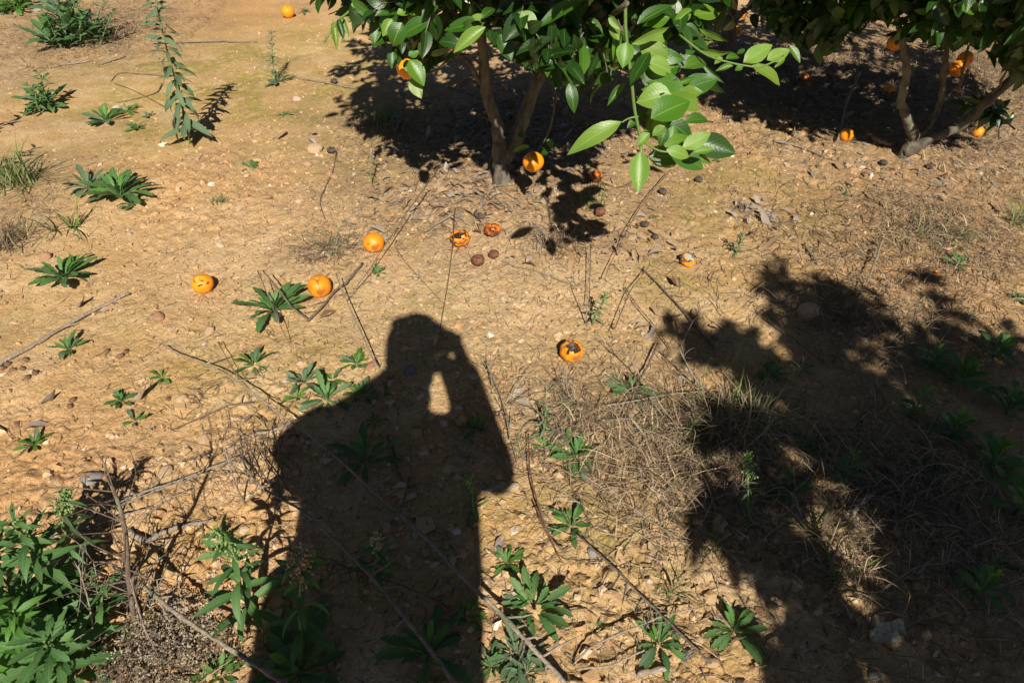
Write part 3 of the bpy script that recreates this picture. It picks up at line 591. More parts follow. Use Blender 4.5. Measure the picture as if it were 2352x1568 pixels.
M_CAMB = m_plain('black_camera_body', (.012, .012, .012), (.02, .02, .02), 300, .5, .4, .2, .001)
M_CAMS = NT('silver_camera_metal').fin((.45, .45, .45), .3, .5, 1.0)
M_GLASS = NT('lens_glass').fin((.01, .012, .02), .05, .8)
per = empty('person', (-.2, -.28, float(hs(-.2, -.28)))); pb = np.array(per.location)
tag(per, 'person in a loose dark jacket holding a camera to the face, casting the big shadow', 'person')
def L_(*a): return np.array(a, float) - pb
fw = np.array([0, cT, -sT]); upv = np.array([0, sT, cT]); rt = np.array([1.0, 0, 0]); PC = np.array([0, 0, CAM_H])
def cp(r, u, f): return PC + rt * r + upv * u + fw * f        # place beside the lens
def cpl(r, u, f): return cp(r, u, f) - pb
hd = L_(-.072, -.150, 1.700); hf = nrm(fw + [0, 0, .25]); hu = nrm(upv + [0, -.1, .25]); hr = np.cross(hf, hu); HR = np.stack([hr, hf, hu], 1)
def hp(x, y, z): return hd + HR @ np.array([x, y, z])
nk = L_(-.165, -.215, 1.475)
body = [('b', hd, (.074, .092, .108), HR), ('b', hp(0, .035, -.055), (.056, .058, .06), HR), ('b', hp(0, .075, -.105), (.026, .022, .02), HR), ('c', hp(0, .092, -.005), hp(0, .112, -.045), .010, .015),
        ('b', hp(-.034, .080, .012), (.018, .012, .013), HR), ('b', hp(.034, .080, .012), (.018, .012, .013), HR), ('c', hp(-.022, .096, -.072), hp(.022, .096, -.072), .008, .008),
        ('b', hp(-.078, -.01, -.015), (.010, .022, .034), HR), ('b', hp(.078, -.01, -.015), (.010, .022, .034), HR), ('c', nk, hp(0, -.02, -.07), .060, .055), ('c', nk, L_(-.19, -.25, 1.1), .10, .13)]
shL, shR = L_(-.37, -.17, 1.405), L_(.0, -.17, 1.375); elL, elR = L_(-.462, -.10, 1.27), L_(.155, -.12, 1.215)
wrR, wrL = cpl(.100, -.055, -.085), cpl(-.055, -.135, -.060)
body += [('c', nk, shL, .06, .06), ('c', nk, shR, .06, .06), ('c', shL, elL, .046, .040), ('c', shR, elR, .046, .040), ('c', elR, wrR, .038, .027), ('c', elL, wrL, .038, .027)]
# right hand on the grip: palm, four fingers round the front, thumb on the back
palm = cpl(.082, -.008, -.068); body += [('c', wrR, palm, .026, .024), ('c', palm, cpl(.080, .018, -.060), .020, .016)]
for i, (hgt, ln) in enumerate(((.026, 1.0), (.008, 1.08), (-.010, 1.0), (-.026, .82))):
    k0 = cpl(.086, hgt, -.060); k1 = cpl(.082, hgt, -.038 + .004); k2 = cpl(.082 - .022 * ln, hgt, -.030); k3 = cpl(.082 - .040 * ln, hgt - .003, -.036)
    body += [('c', k0, k1, .0095, .0090), ('c', k1, k2, .0090, .0082), ('c', k2, k3, .0080, .0068)]
body += [('c', cpl(.086, -.012, -.075), cpl(.066, .006, -.098), .012, .010), ('c', cpl(.066, .006, -.098), cpl(.046, .018, -.096), .010, .008)]
body += [('b', cpl(.060, .034, -.078), .017), ('b', cpl(.080, .020, -.074), .023), ('c', cpl(.080, .024, -.074), cpl(.050, .048, -.066), .016, .011), ('b', cpl(.004, -.078, -.055), .026), ('b', cpl(.032, -.048, -.062), .023)]
# left hand under the lens, fingers curled round the barrel
palm = cpl(-.014, -.070, -.045); body += [('c', wrL, palm, .026, .024), ('c', palm, cpl(.006, -.066, -.040), .022, .018)]
for i, (f, ln) in enumerate(((-.024, .92), (-.036, 1.05), (-.048, 1.0), (-.060, .8))):
    k0 = cpl(.014, -.066, f); k1 = cpl(.034, -.044, f); k2 = cpl(.042, -.044 + .026 * ln, f); k3 = cpl(.036, -.044 + .042 * ln, f)
    body += [('c', k0, k1, .0092, .0088), ('c', k1, k2, .0086, .0080), ('c', k2, k3, .0080, .0068)]
body += [('c', cpl(-.028, -.064, -.036), cpl(-.042, -.034, -.030), .012, .010), ('c', cpl(-.042, -.034, -.030), cpl(-.036, -.010, -.028), .010, .008)]
hipL, hipR = L_(-.32, -.30, .90), L_(-.10, -.30, .90); knL, knR = L_(-.34, -.28, .49), L_(-.07, -.27, .49); akL, akR = L_(-.345, -.33, .10), L_(-.05, -.31, .10)
body += [('c', L_(-.2, -.26, 1.1), L_(-.2, -.29, .92), .13, .14)]
for hh, kk, aa in ((hipL, knL, akL), (hipR, knR, akR)): body += [('c', hh, kk, .075, .052), ('c', kk, kk * .6 + aa * .4, .052, .052), ('c', kk * .6 + aa * .4, aa, .052, .036), ('c', aa, aa + [0, .10, -.055], .034, .026)]
put('body', blob(M_SKIN, body, .0048, 3, 'body'), per)
hair = [('b', hp(.006, -.015, .024), (.100, .108, .106), HR), ('b', hp(.055, .0, .05), (.055, .07, .055), HR), ('b', hp(.020, -.005, .072), (.082, .088, .072), HR), ('b', cpl(-.005, .056, -.115), .036), ('b', cpl(.02, .050, -.10), .028), ('b', hp(0, -.055, -.03), (.080, .06, .085), HR), ('b', hp(-.052, -.03, -.02), (.038, .06, .07), HR), ('b', hp(.052, -.035, -.02), (.034, .05, .06), HR), ('b', hp(-.01, .03, .092), (.075, .06, .032), HR)]
put('hair', blob(M_HAIR, hair, .009, 2, 'hair'), per)
jk = [('c', L_(-.36, -.19, 1.40), L_(-.02, -.19, 1.37), .075, .070), ('c', L_(-.185, -.24, 1.36), L_(-.195, -.25, 1.15), .16, .17), ('c', L_(-.165, -.235, 1.44), L_(-.16, -.22, 1.475), .088, .080)]
for z, x0, x1 in ((1.28, -.40, .03), (1.15, -.405, .055), (1.02, -.43, .085), (.90, -.475, .085), (.78, -.475, .075), (.66, -.46, .065)):
    jk += [('c', L_(x0 + .13, -.22, z), L_(x1 - .12, -.22, z), .13, .12), ('c', L_(x0 + .13, -.27, z), L_(x1 - .12, -.27, z), .12, .12)]
jk += [('b', L_(-.115, -.165, 1.54), (.100, .085, .085)), ('b', L_(-.15, -.2, 1.49), (.12, .09, .075)), ('c', L_(-.02, -.12, 1.30), elR, .075, .06), ('c', L_(.0, -.2, 1.2), L_(-.02, -.22, 1.02), .11, .12), ('c', L_(-.30, -.16, 1.42), L_(-.16, -.16, 1.53), .06, .06)]
jk += [('c', cpl(-.045, -.120, -.065), cpl(-.025, -.112, -.072), .040, .028), ('c', L_(.115, -.12, 1.30), cpl(.060, -.085, -.085), .055, .042), ('b', L_(-.085, -.15, 1.50), (.076, .07, .082))]
jk += [('c', shL, elL, .066, .058), ('c', shR, elR, .064, .056), ('c', elR, elR * .15 + wrR * .85, .064, .046), ('c', elL, elL * .15 + wrL * .85, .058, .042), ('c', L_(-.40, -.2, 1.27), elL, .06, .05), ('c', L_(-.30, -.12, 1.39), L_(-.185, -.13, 1.52), .055, .045)]
put('jacket', blob(M_JACKET, jk, .014, 2, 'jacket'), per)
tr = [('c', L_(-.30, -.28, .92), L_(-.10, -.28, .92), .13, .13)]
for hh, kk, aa in ((hipL, knL, akL), (hipR, knR, akR)): tr += [('c', hh, kk, .105, .078), ('c', kk, aa + [0, 0, .02], .078, .066)]
put('trousers', blob(M_TROUSER, tr, .014, 2, 'trousers'), per)
for aa in (akL, akR):
    sole = aa[2] - .10 + 0.0
    put('shoe', blob(M_SHOE, [('c', aa + [0, -.03, -.02], aa + [0, -.04, -.06], .046, .042), ('c', aa + [0, -.03, -.06], aa + [0, .17, -.068], .042, .036), ('c', aa + [0, .0, -.02], aa + [0, .12, -.05], .045, .036)], .008, 2, 'shoe'), per)
camt = empty('camera', tuple(cp(0, 0, -.055))); cb_ = np.array(camt.location)
tag(camt, 'small black camera held in both hands at the face', 'camera')
def box(mb, r, u, f, hr_, hu_, hf_, mi=0):
    V = [cp(r + a * hr_, u + b * hu_, f + c * hf_) - cb_ for a in (-1, 1) for b in (-1, 1) for c in (-1, 1)]
    mb.add(V, [[0, 1, 3, 2], [4, 6, 7, 5], [0, 4, 5, 1], [2, 3, 7, 6], [0, 2, 6, 4], [1, 5, 7, 3]], None, .5, mi)
def bev(o, w=.004): m = o.modifiers.new('bevel', 'BEVEL'); m.width = w; m.segments = 2; return o
mb = MB(); box(mb, -.005, 0, -.068, .062, .036, .017); bev(put('camera_body', mb.mesh('camera_body', M_CAMB, False), camt))
mb = MB(); box(mb, .048, -.004, -.049, .011, .028, .006); bev(put('grip', mb.mesh('grip', M_CAMB, False), camt))
mb = MB(); box(mb, -.045, .040, -.072, .014, .006, .014); bev(put('viewfinder', mb.mesh('viewfinder', M_CAMB, False), camt), .002)
mb = MB(); add_tube(mb, [cp(0, 0, -.052) - cb_, cp(0, 0, -.040) - cb_, cp(0, 0, -.0399) - cb_, cp(0, 0, -.014) - cb_], [.031, .031, .028, .027], 24); put('lens_barrel', mb.mesh('lens_barrel', M_CAMB), camt)
mb = MB(); add_tube(mb, [cp(0, 0, -.0139) - cb_, cp(0, 0, -.012) - cb_], [.022, .021], 24); put('lens_glass', mb.mesh('lens_glass', M_GLASS), camt)
for r in (.02, .045):
    mb = MB(); add_tube(mb, [cp(r, .0362, -.068) - cb_, cp(r, .044, -.068) - cb_], [.008, .008], 16); put('dial', mb.mesh('dial', M_CAMS), camt)

# ------------------------------------------------------------------ oranges
def orange(label, p, r, mat=None, hole=None, ang=.6, deep_=.5, pulp=None, squash=.94, name='orange', cat='orange', group='oranges of the grove', stalk=None, hang=False, seed=0, shrivel=0.0, crack=None, scar=True, parts=True):
    q = np.random.default_rng(seed + 5); root = empty(name, p); V, Q, T = sphere(26, 18); V0 = V.copy()
    lump = 1 + .018 * np.array([math.sin(3.1 * a + seed) * math.cos(2.7 * b + seed) + .6 * math.sin(5 * c - seed) for a, b, c in V])
    V = V * (lump * (1 + shrivel * (pn(V[:, 0] * 2.6 + seed, V[:, 1] * 2.6 + V[:, 2] * 1.9, 3) + .6 * pn(V[:, 0] * 6 + V[:, 2] * 4, V[:, 1] * 6 + seed, 4))))[:, None] * [1, 1, squash]; Rm = np.eye(3)
    st = nrm(stalk if stalk is not None else [.2, -.3, .9]); dd = V0 @ st; V -= np.outer(.10 * np.exp(-((1 - dd) / .03)) , st)
    V *= r
    if hole is not None:
        h = nrm(hole); a = np.arccos(np.clip(V0 @ h, -1, 1)); jag = ang * (1 + .22 * q.normal(size=len(V)))
        ins = a < jag
        keepQ = ~ins[Q].all(1); keepT = ~ins[T].all(1); mb = MB(); mb.add(V, Q[keepQ]); 
        if keepT.any(): mb.add(V, T[keepT])
        put('peel', mb.mesh('peel', mat or M_PEEL), root)
        rim = V0 @ h; base = V - h * (np.clip(1 - a / (ang * 1.35), 0, 1) * deep_ * r)[:, None] + q.normal(size=V.shape) * r * .035
        base = base * .985; near_ = a < ang * 1.35; kq = near_[Q].all(1); kt = near_[T].all(1); mb = MB(); mb.add(base, Q[kq])
        if kt.any(): mb.add(base, T[kt])
        put('pulp', mb.mesh('pulp', pulp or M_ROT), root)
    else:
        mb = MB(); mb.add(V, Q); mb.F[3].append(T); mb.M[3].append(np.zeros(len(T), int)); put('peel', mb.mesh('peel', mat or M_PEEL), root)
    if parts and scar:
        c = st * r * (squash if abs(st[2]) > .7 else .97) * .93; mb = MB(); F_ = frame(nrm(np.cross(st, [.3, .5, .1])), st); pts = []
        for k in range(10):
            a_ = k * math.pi / 5; rr = r * (.15 if k % 2 else .085); pts.append(c + F_ @ np.array([math.cos(a_) * rr, math.sin(a_) * rr, r * .03]))
        mb.add(np.array([c + st * r * .07] + pts), [[0, 1 + k, 1 + (k + 1) % 10] for k in range(10)]); put('stem_button', mb.mesh('stem_button', M_CALYX), root)
    if crack is not None:
        P = np.array([nrm(x) for x in crack]); P = spline(P, 14); P = P / np.linalg.norm(P, axis=1)[:, None] * r * [1, 1, squash] * 1.01; mb = MB(); add_tube(mb, P, np.concatenate([np.linspace(.0006, .0022, 7), np.linspace(.0022, .0006, 7)]), 5); put('crack', mb.mesh('crack', M_ROTB), root)
    tag(root, label, cat, group); return root
def rest(u, v, r, sink=.12):           # centre of a ball of radius r lying on the soil and seen at (u, v)
    p = at(u, v, r * (1 - sink)); return p
def rad(u, v, rp, lift=.03):
    p = at(u, v, lift); return rp * float(proj(p)[2]) / FPX
def fruit(label, u, v, rp, **k):
    r = rad(u, v, rp); return orange(label, rest(u, v, r, k.pop('sink', .12)), r, **k)
UP = np.array([0, -.35, .9])
fruit('fallen orange crawling with flies beside an upright bit of twig', 465, 651, 24.5, mat=M_PEEL, hole=[-.3, -.35, .88], ang=.42, deep_=.3, shrivel=.05, pulp=M_FLESHY, squash=.86, seed=1, scar=False)
fruit('fallen orange with a brown seam and grey-brown bruise beside the bent dark twig', 734, 657, 26.5, mat=M_PEELB, shrivel=.05, seed=2, stalk=[.15, -.35, .9], crack=[[-.5, -.1, .85], [.05, -.5, .85], [.25, -.9, .35]], squash=.97)
fruit('fallen orange with pale dry blades lying across it and brown blotches', 858, 557, 24, mat=M_PEELB, shrivel=.06, seed=3, stalk=[-.3, -.7, .3], crack=[[-.6, .1, .8], [-.3, .4, .8]], squash=.95)
fruit('hollowed fallen orange with a ragged black rotten rim crawling with flies', 1313, 806, 27.5, mat=M_PEELB, hole=[-.02, -.42, .9], ang=.80, deep_=.75, shrivel=.10, pulp=M_ROT, seed=4, scar=False)
orange('bright orange hanging low beside the foot of the central trunk', deep(1225, 372, 3.02), 24.3 * 3.02 / FPX, mat=M_PEEL, seed=5, stalk=[.1, -.25, .95])
fruit('cracked blotched small orange in the tree shade, first to the right of the trunk orange', 1369, 405, 15, mat=M_PEELR, shrivel=.06, seed=6, scar=False, crack=[[-.4, -.2, .9], [.1, -.5, .85], [.5, -.2, .8]])
fruit('white-pithed orange eaten open and ringed with black flies', 1581, 596, 18, mat=M_PEEL, hole=[.32, -.30, .88], ang=1.30, deep_=.42, shrivel=.12, pulp=M_PITH, seed=7, scar=False)
fruit('whole orange with a dark blemish, left of the three-stemmed tree', 1945, 310, 15.5, mat=M_PEEL, seed=8, stalk=[.7, -.5, .4])
fruit('whole orange on the soil right of the three-stemmed tree', 2247, 303, 12.5, mat=M_PEEL, seed=9)
fruit('lumpy broken orange in the shade just left of a crooked bare stem', 2042, 208, 13, mat=M_PEELB, hole=[.1, -.8, -.2], ang=.5, deep_=.5, pulp=M_ROTB, seed=10, scar=False)
fruit('orange lying among weeds near the top edge, left of the central tree', 661, 27, 14.5, mat=M_PEEL, seed=11)
fruit('small sunlit orange on the soil behind the central tree, upper of two', 1705, 33, 9, mat=M_PEEL, seed=12)
fruit('small orange behind the central tree, lower of two beside a dark leaf', 1692, 70, 11, mat=M_PEELB, seed=13)
fruit('dull rotting orange in deep shade under the branch of pale leaves', 1846, 180, 12, mat=M_PEELR, shrivel=.06, seed=14, scar=False)
orange('big orange hanging at the top edge behind a half-lit leaf', deep(1295, 8, 2.35), .047, mat=M_PEEL, seed=15, squash=.97)
orange('shaded orange hanging under the crown between the right tree stems', deep(2199, 158, 3.6), .042, mat=M_PEELB, seed=16)
orange('upper shaded orange beside the stem of the right tree', deep(2218, 135, 3.65), .040, mat=M_PEELB, seed=17)
orange('yellow orange mostly hidden by hanging leaves left of the trunk', deep(934, 158, 2.42), .036, mat=M_PEEL, seed=18)
orange('orange hidden in the dark crown left of the trunk, one red edge showing', deep(1043, 97, 2.6), .036, mat=M_PEELB, seed=19)
orange('orange hidden behind a leaf at the left stem top of the right tree', deep(2056, 99, 3.4), .038, mat=M_PEELB, seed=20)
fruit('brown rotten orange sunk in the soil, left of a shrivelled brown one', 1098, 597, 16, mat=M_ROTB, shrivel=.22, seed=21, scar=False, squash=.7, name='rotten_orange', group='rotten fruit on the soil')
fruit('shrivelled brown orange rind just right of the sunken rotten orange', 1134, 584, 12, mat=M_ROTB, shrivel=.22, hole=[.2, .1, 1], ang=.6, pulp=M_ROTB, seed=22, scar=False, squash=.8, name='rotten_orange', group='rotten fruit on the soil')
fruit('dark brown rotten half orange at the edge of the branch shadow', 1378, 486, 13, mat=M_ROTB, shrivel=.22, seed=23, scar=False, squash=.8, name='rotten_orange', group='rotten fruit on the soil')
for lab, u, v, rp, sq in [('round dried black fruit right of the hanging green leaf', 1522, 440, 11, .95), ('dried black fruit on mossy soil, farther right of the hanging leaf', 1605, 412, 10, .9), ('flattened black fruit rind beside a green fallen leaf', 1481, 514, 12, .5),
                      ('split black fruit husk just below the flattened rind', 1505, 543, 10, .7), ('wrinkled brown dried fruit beside a pale sandy stone', 760, 345, 11, .85), ('small dried fruit left of the crown shadow, by a long twig', 767, 187, 9, .85),
                      ('dark dried fruit in the litter left of the dark-spotted orange, lower one', 1818, 306, 9, .8), ('dark dried fruit in the litter left of the dark-spotted orange, upper one', 1818, 288, 8, .8), ('dark dried fruit in front of the three-stemmed tree, right one', 2136, 382, 9, .8),
                      ('dark dried fruit in front of the three-stemmed tree, left one', 2030, 374, 10, .8), ('dark dried fruit just below the small sunlit orange on the right', 2195, 322, 10, .75)]:
    fruit(lab, u, v, rp * .88, sink=.3, mat=M_MUMMY, shrivel=.30, seed=u, scar=False, squash=sq * .82, name='dried_fruit', cat='dried fruit', group='dried black fruit')
def shell(label, u, v, w, mat, inner, cup, arc, yaw, tilt=(0, 0), lift=.012, thick=.004, seed=0, cat='orange peel'):
    """piece of orange rind: a curved two-sided cap with a torn edge"""
    q = np.random.default_rng(seed + 3); p = at(u, v, lift); Rr = w * float(proj(p)[2]) / FPX / math.sin(min(arc, 1.5)); root = empty('orange_peel', p, yaw); root.rotation_euler = (tilt[0], tilt[1], yaw)
    na, nr_ = 22, 6; edge = 1 + .22 * q.normal(size=na); edge = (edge + np.roll(edge, 1)) / 2
    for nm, off, m in (('rind', 0.0, mat), ('pith', thick, inner)):
        V = [[0, 0, -Rr + off]]; 
        for i in range(1, nr_ + 1):
            for j in range(na):
                t = arc * i / nr_ * (edge[j] if i == nr_ else 1); a = 2 * math.pi * j / na; R_ = Rr - off; V.append([R_ * math.sin(t) * math.cos(a) * (1 if cup > 0 else .8), R_ * math.sin(t) * math.sin(a) * .8, -R_ * math.cos(t)])
        V = np.array(V) * ([1.04, 1.04, 1] if nm == 'pith' else [1, 1, 1]) + [0, 0, Rr * (math.cos(arc) if False else 1) - .001]; V[:, 2] = V[:, 2] * cup + q.normal(size=len(V)) * .0008
        mb = MB(); mb.add(V, [[0, 1 + j, 1 + (j + 1) % na] for j in range(na)]); 
        F = [[1 + (i) * na + j, 1 + (i + 1) * na + j, 1 + (i + 1) * na + (j + 1) % na, 1 + i * na + (j + 1) % na] for i in range(nr_ - 1) for j in range(na)]
        mb.F[4].append(np.array(F)); mb.M[4].append(np.zeros(len(F), int)); put(nm, mb.mesh(nm, m), root)
    return tag(root, label, cat, 'pieces of orange peel')
shell('torn piece of peel lying pith side up in the lower right shade', 2042, 1452, 38, M_PEEL, M_PITH, .45, .70, .15, (.14, -.06), .012, .005, 1).scale = (1.2, .92, .8)
shell('small curl of pale peel touching the big pith-up piece', 2072, 1460, 11, M_PITH, M_PITH, .6, 1.1, 1.2, (.6, .3), .012, .003, 2)
def crescent(label, u, v, r, mat, start, sweep, name='orange_peel', tilt=0.35, seed=0, w=.55):
    """sickle of collapsed rind lying on the soil"""
    p = at(u, v, .010); R = r * float(proj(p)[2]) / FPX; root = empty(name, p); n = 18; V = []; m = 7
    for i in range(n + 1):
        a = start + sweep * i / n; k = math.sin(math.pi * (i + .6) / (n + 1.2)) ** .6
        for j in range(m):
            b = -1.2 + 2.4 * j / (m - 1); rr = R * (1 - .45 * w * k * (1 - math.cos(b))); V.append([rr * math.cos(a), rr * math.sin(a), R * w * .75 * k * math.sin(b) + R * .45 + .004 * math.sin(5 * a + seed)])
    F = [[i * m + j, (i + 1) * m + j, (i + 1) * m + j + 1, i * m + j + 1] for i in range(n) for j in range(m - 1)]
    mb = MB(); mb.add(V, F); put('rind', mb.mesh('rind', mat), root); return root
fruit('red-orange sickle of collapsed rind right of the black-topped one', 1131, 527, 19, mat=M_PEELR, hole=[.05, .10, 1], ang=1.42, deep_=1.0, pulp=M_ROTB, shrivel=.18, seed=31, scar=False, squash=.75, name='orange_peel', cat='orange peel', group='pieces of orange peel')
fruit('orange rind sickle with a crusty black top behind a thin upright stem', 1056, 546, 23, mat=M_PEELB, hole=[-.25, .05, 1], ang=1.35, deep_=.65, pulp=M_ROT, shrivel=.15, seed=32, scar=False, squash=.8, name='orange_peel', cat='orange peel', group='pieces of orange peel')
o = crescent('', 1103, 496, 15, M_MUMMY, math.radians(120), math.radians(250), 'dried_fruit', seed=3, w=.8); tag(o, 'curved black leathery rind above the red-orange sickle of peel', 'dried fruit', 'dried black fruit')
for lab, u, v, w_, m, yaw in [('tiny orange chip of peel left of the standing dead twig', 902, 495, 5, M_PEEL, .3), ('small yellow-orange chip of peel beside a weed on the right', 2152, 626, 7, M_PEEL, 1.0), ('strip of yellow peel in the dry grass on the right', 2180, 575, 13, M_PEEL, 2.6), ('yellow crumb of peel on the soil above the head of the shadow', 930, 640, 4, M_FLESHY, .5)]:
    shell(lab, u, v, w_, m, M_PITH if u == 2180 else m, .5, .9, yaw, (.2, .2), .006, .002, u)

# ------------------------------------------------------------------ wording of labels: look + where it is, by things one can find
LAND = [('the fly-covered orange', 465, 651), ('the seamed orange', 734, 657), ('the orange with blades across it', 858, 557), ('the hollowed black-rimmed orange', 1313, 806), ('the central trunk', 1155, 405), ('the orange beside the trunk', 1225, 372),
        ('the white-pithed orange', 1581, 596), ('the pith-up peel piece', 2042, 1452), ('the head of the shadow', 950, 750), ('the left elbow of the shadow', 640, 1010), ('the right elbow of the shadow', 1168, 1070), ('the three-stemmed tree', 2075, 350),
        ('the tall leaning weed', 430, 290), ('the long grey stick at left', 150, 745), ('the lower left corner', 60, 1530), ('the lower right corner', 2300, 1530), ('the upper left corner', 40, 40), ('the upper right corner', 2320, 30), ('the large dry grass tuft', 1665, 980),
        ('the dead upright stalk', 300, 1330), ('the gap of light in the shadow', 1010, 905), ('the sunken rotten orange', 1098, 597), ('the dark-spotted orange', 1945, 310), ('the small yellow peel chip', 2152, 626), ('the hanging green leaf', 1465, 400), ('the middle of the bottom edge', 1176, 1560), ('the bent dark twig', 715, 730), ('the grey stone in the shadow', 942, 852)]
def where(desc, u, v):
    c = []; desc = ' '.join(desc.split()[:9])
    for nm, a, b in LAND:
        d = math.hypot(u - a, v - b)
        if d < 4: continue
        an = math.degrees(math.atan2(b - v, u - a)) % 360; w = ['right of', 'above right of', 'above', 'above left of', 'left of', 'below left of', 'below', 'below right of'][int((an + 22.5) // 45) % 8]
        c.append((d, ('just ' if d < 70 else 'far ' if d > 300 else '') + w + ' ' + nm))
    c.sort(); 
    for d, t in c[:4]:
        L = f'{desc} {t}'
        if L not in LABELS and len(L.split()) <= 16: return L
    for i in range(4):
        for j in range(i + 1, 5):
            L = f'{desc} {c[i][1]}, {c[j][1]}'
            if L not in LABELS and len(L.split()) <= 16: return L
    return f'{desc} {c[0][1]}'

# ------------------------------------------------------------------ weeds
WEED = [leaf_shape(1, .23, P_WEED, f, c, 12, 1, wv, tw, i, te) for i, (f, c, wv, tw, te) in enumerate([(.30, .22, .2, .1, .14), (.22, .34, .25, -.25, .16), (.4, .14, .2, .25, .12), (.3, .44, .2, .15, .16), (.25, .08, .3, -.3, .14)])]
LANCE = [leaf_shape(1, .165, P_LANCE, f, c, 7, 1, .1, tw, i, .06) for i, (f, c, tw) in enumerate([(.3, .35, .1), (.25, .6, -.2), (.35, .2, .3), (.3, .8, 0)])]
def meshes(shapes, mat, nm): return [MB().add(*s).mesh(nm, mat) for s in shapes]
WM = {m.name: (meshes(WEED, m, 'weed_leaf'), meshes(LANCE, m, 'weed_leaf'), m) for m in (M_WEED, M_WEEDG, M_WEEDB)}
def rosette(u, v, rp, mat=M_WEED, n=12, desc=None, lift=.25, seed=0, lean=None, stem=0.0, p=None, r=None, label=None, width=1.0):
    """ring of toothed leaves from one crown; stem > 0 raises the young inner leaves on a short stalk"""
    q = np.random.default_rng(seed + int(u) * 7 + int(v)); p = at(u, v) if p is None else p; r = rp * float(proj(p)[2]) / FPX if r is None else r; root = empty('weed_rosette', p)
    A, B, m = WM[mat.name]; a0 = q.uniform(0, 6); pieces = []
    n = int(n * 1.45)
    for i in range(n):
        inner = i >= n * .62; a = a0 + i * 2.39996 + q.normal() * .18
        el = (q.uniform(.65, 1.25) if inner else q.uniform(.15, .65)) + lift * .5; L = r * (q.uniform(.55, .8) if inner else q.uniform(.68, 1.22))
        d = np.array([math.cos(a) * math.cos(el), math.sin(a) * math.cos(el), math.sin(el)]); up = np.array([-math.cos(a) * math.sin(el), -math.sin(a) * math.sin(el), math.cos(el)]) + q.normal(size=3) * .22
        b = np.array([math.cos(a), math.sin(a), 0]) * r * .05 + [0, 0, r * .03 + stem * (i / n)]
        pieces.append((frame(d, up), b, L, int(q.integers(0, 4 if not inner else 5))))
    if rp >= 26:
        for gi, (R, b, L, k) in enumerate(pieces): put('leaf', (WM['weed_leaf_bright'][0] if (m is M_WEED and gi >= n * .75) else WM['weed_leaf_grey'][0] if gi < 2 else A)[k], root, mat4(R, b, (L * width * (1.22 if rp < 46 else 1.0), L * 1.06, L * 1.06)))
        if stem > .02:
            mb = MB(); add_tube(mb, [[0, 0, 0], [0, 0, stem]], [r * .05, r * .03], 6); put('stem', mb.mesh('stem', M_WST), root)
    else:
        mb = MB()
        for R, b, L, k in pieces: Vv, F, uv = WEED[k]; mb.add((Vv * [L * 1.25, L, L]) @ R.T + b, F, uv, q.random())
        stuff(put('leaves', mb.mesh('leaves', m), root))
    tone = {'weed_leaf': 'dark green', 'weed_leaf_grey': 'grey-green', 'weed_leaf_bright': 'fresh green'}[mat.name]; size = 'tiny' if rp < 20 else 'small' if rp < 34 else 'medium-sized' if rp < 58 else 'large'
    return tag(root, label or where(desc or f'{size} {tone} rosette weed', u, v), 'weed', 'rosette weeds on the soil')
def upright(u, v, tu, tv, mat=M_WEED, nleaf=30, ll=.10, desc='upright leafy weed', buds=0, bare=.1, seed=0, lanc=True, label=None, budmat=None, droop=.2, wid=1.0, cat='weed', sr=.004):
    q = np.random.default_rng(seed + int(u) * 3 + int(v)); p = at(u, v); t = above(p, tu, tv); root = empty('upright_weed', p); T = t - p; H = np.linalg.norm(T)
    P = spline([[0, 0, -.01], T * .35 + [*(q.normal(size=2) * .03 * H), 0], T * .7 + [*(q.normal(size=2) * .02 * H), 0], T], 16); mb = MB(); add_tube(mb, P, np.linspace(sr, sr * .45, 16), 6); put('stem', mb.mesh('stem', M_WST), root)
    A, B, m = WM[mat.name]; a = q.uniform(0, 6); S_ = B if lanc else A
    for i in range(nleaf):
        f = bare + (1 - bare) * (i + .5) / nleaf; k = f * 15; j = min(14, int(k)); b = P[j] + (P[j + 1] - P[j]) * (k - j); a += 2.4; el = q.uniform(.1, .6) - droop + .5 * f; L = ll * (1.25 - .7 * f) * q.uniform(.75, 1.2)
        d = np.array([math.cos(a) * math.cos(el), math.sin(a) * math.cos(el), math.sin(el)]); up = np.array([0, 0, 1.0]) - d * d[2] + q.normal(size=3) * .25; w_ = .80 * (1 + wid) * .62
        put('leaf', S_[int(q.integers(0, 4))], root, mat4(frame(d, up), b, (L * w_, L, L)))
    if buds:
        mb = MB()
        for i in range(int(buds * 1.8)):
            f = q.uniform(.72, 1.03); k = min(14.99, f * 15); j = int(k); b = P[j] + (P[min(15, j + 1)] - P[j]) * (k - j); o_ = q.normal(size=3) * H * .045 * (1.6 - f); e = b + o_
            add_tube(mb, [b, e], [.0009, .0006], 3, q.random(), 0, False); s = q.uniform(.0016, .0034); add_ball(mb, e, (s, s, s * 1.3), 6, 4, None, q.random())
        stuff(put('flower_heads', mb.mesh('flower_heads', budmat or M_BUD), root))
    return tag(root, label or where(desc, u, v), cat, 'upright weeds')
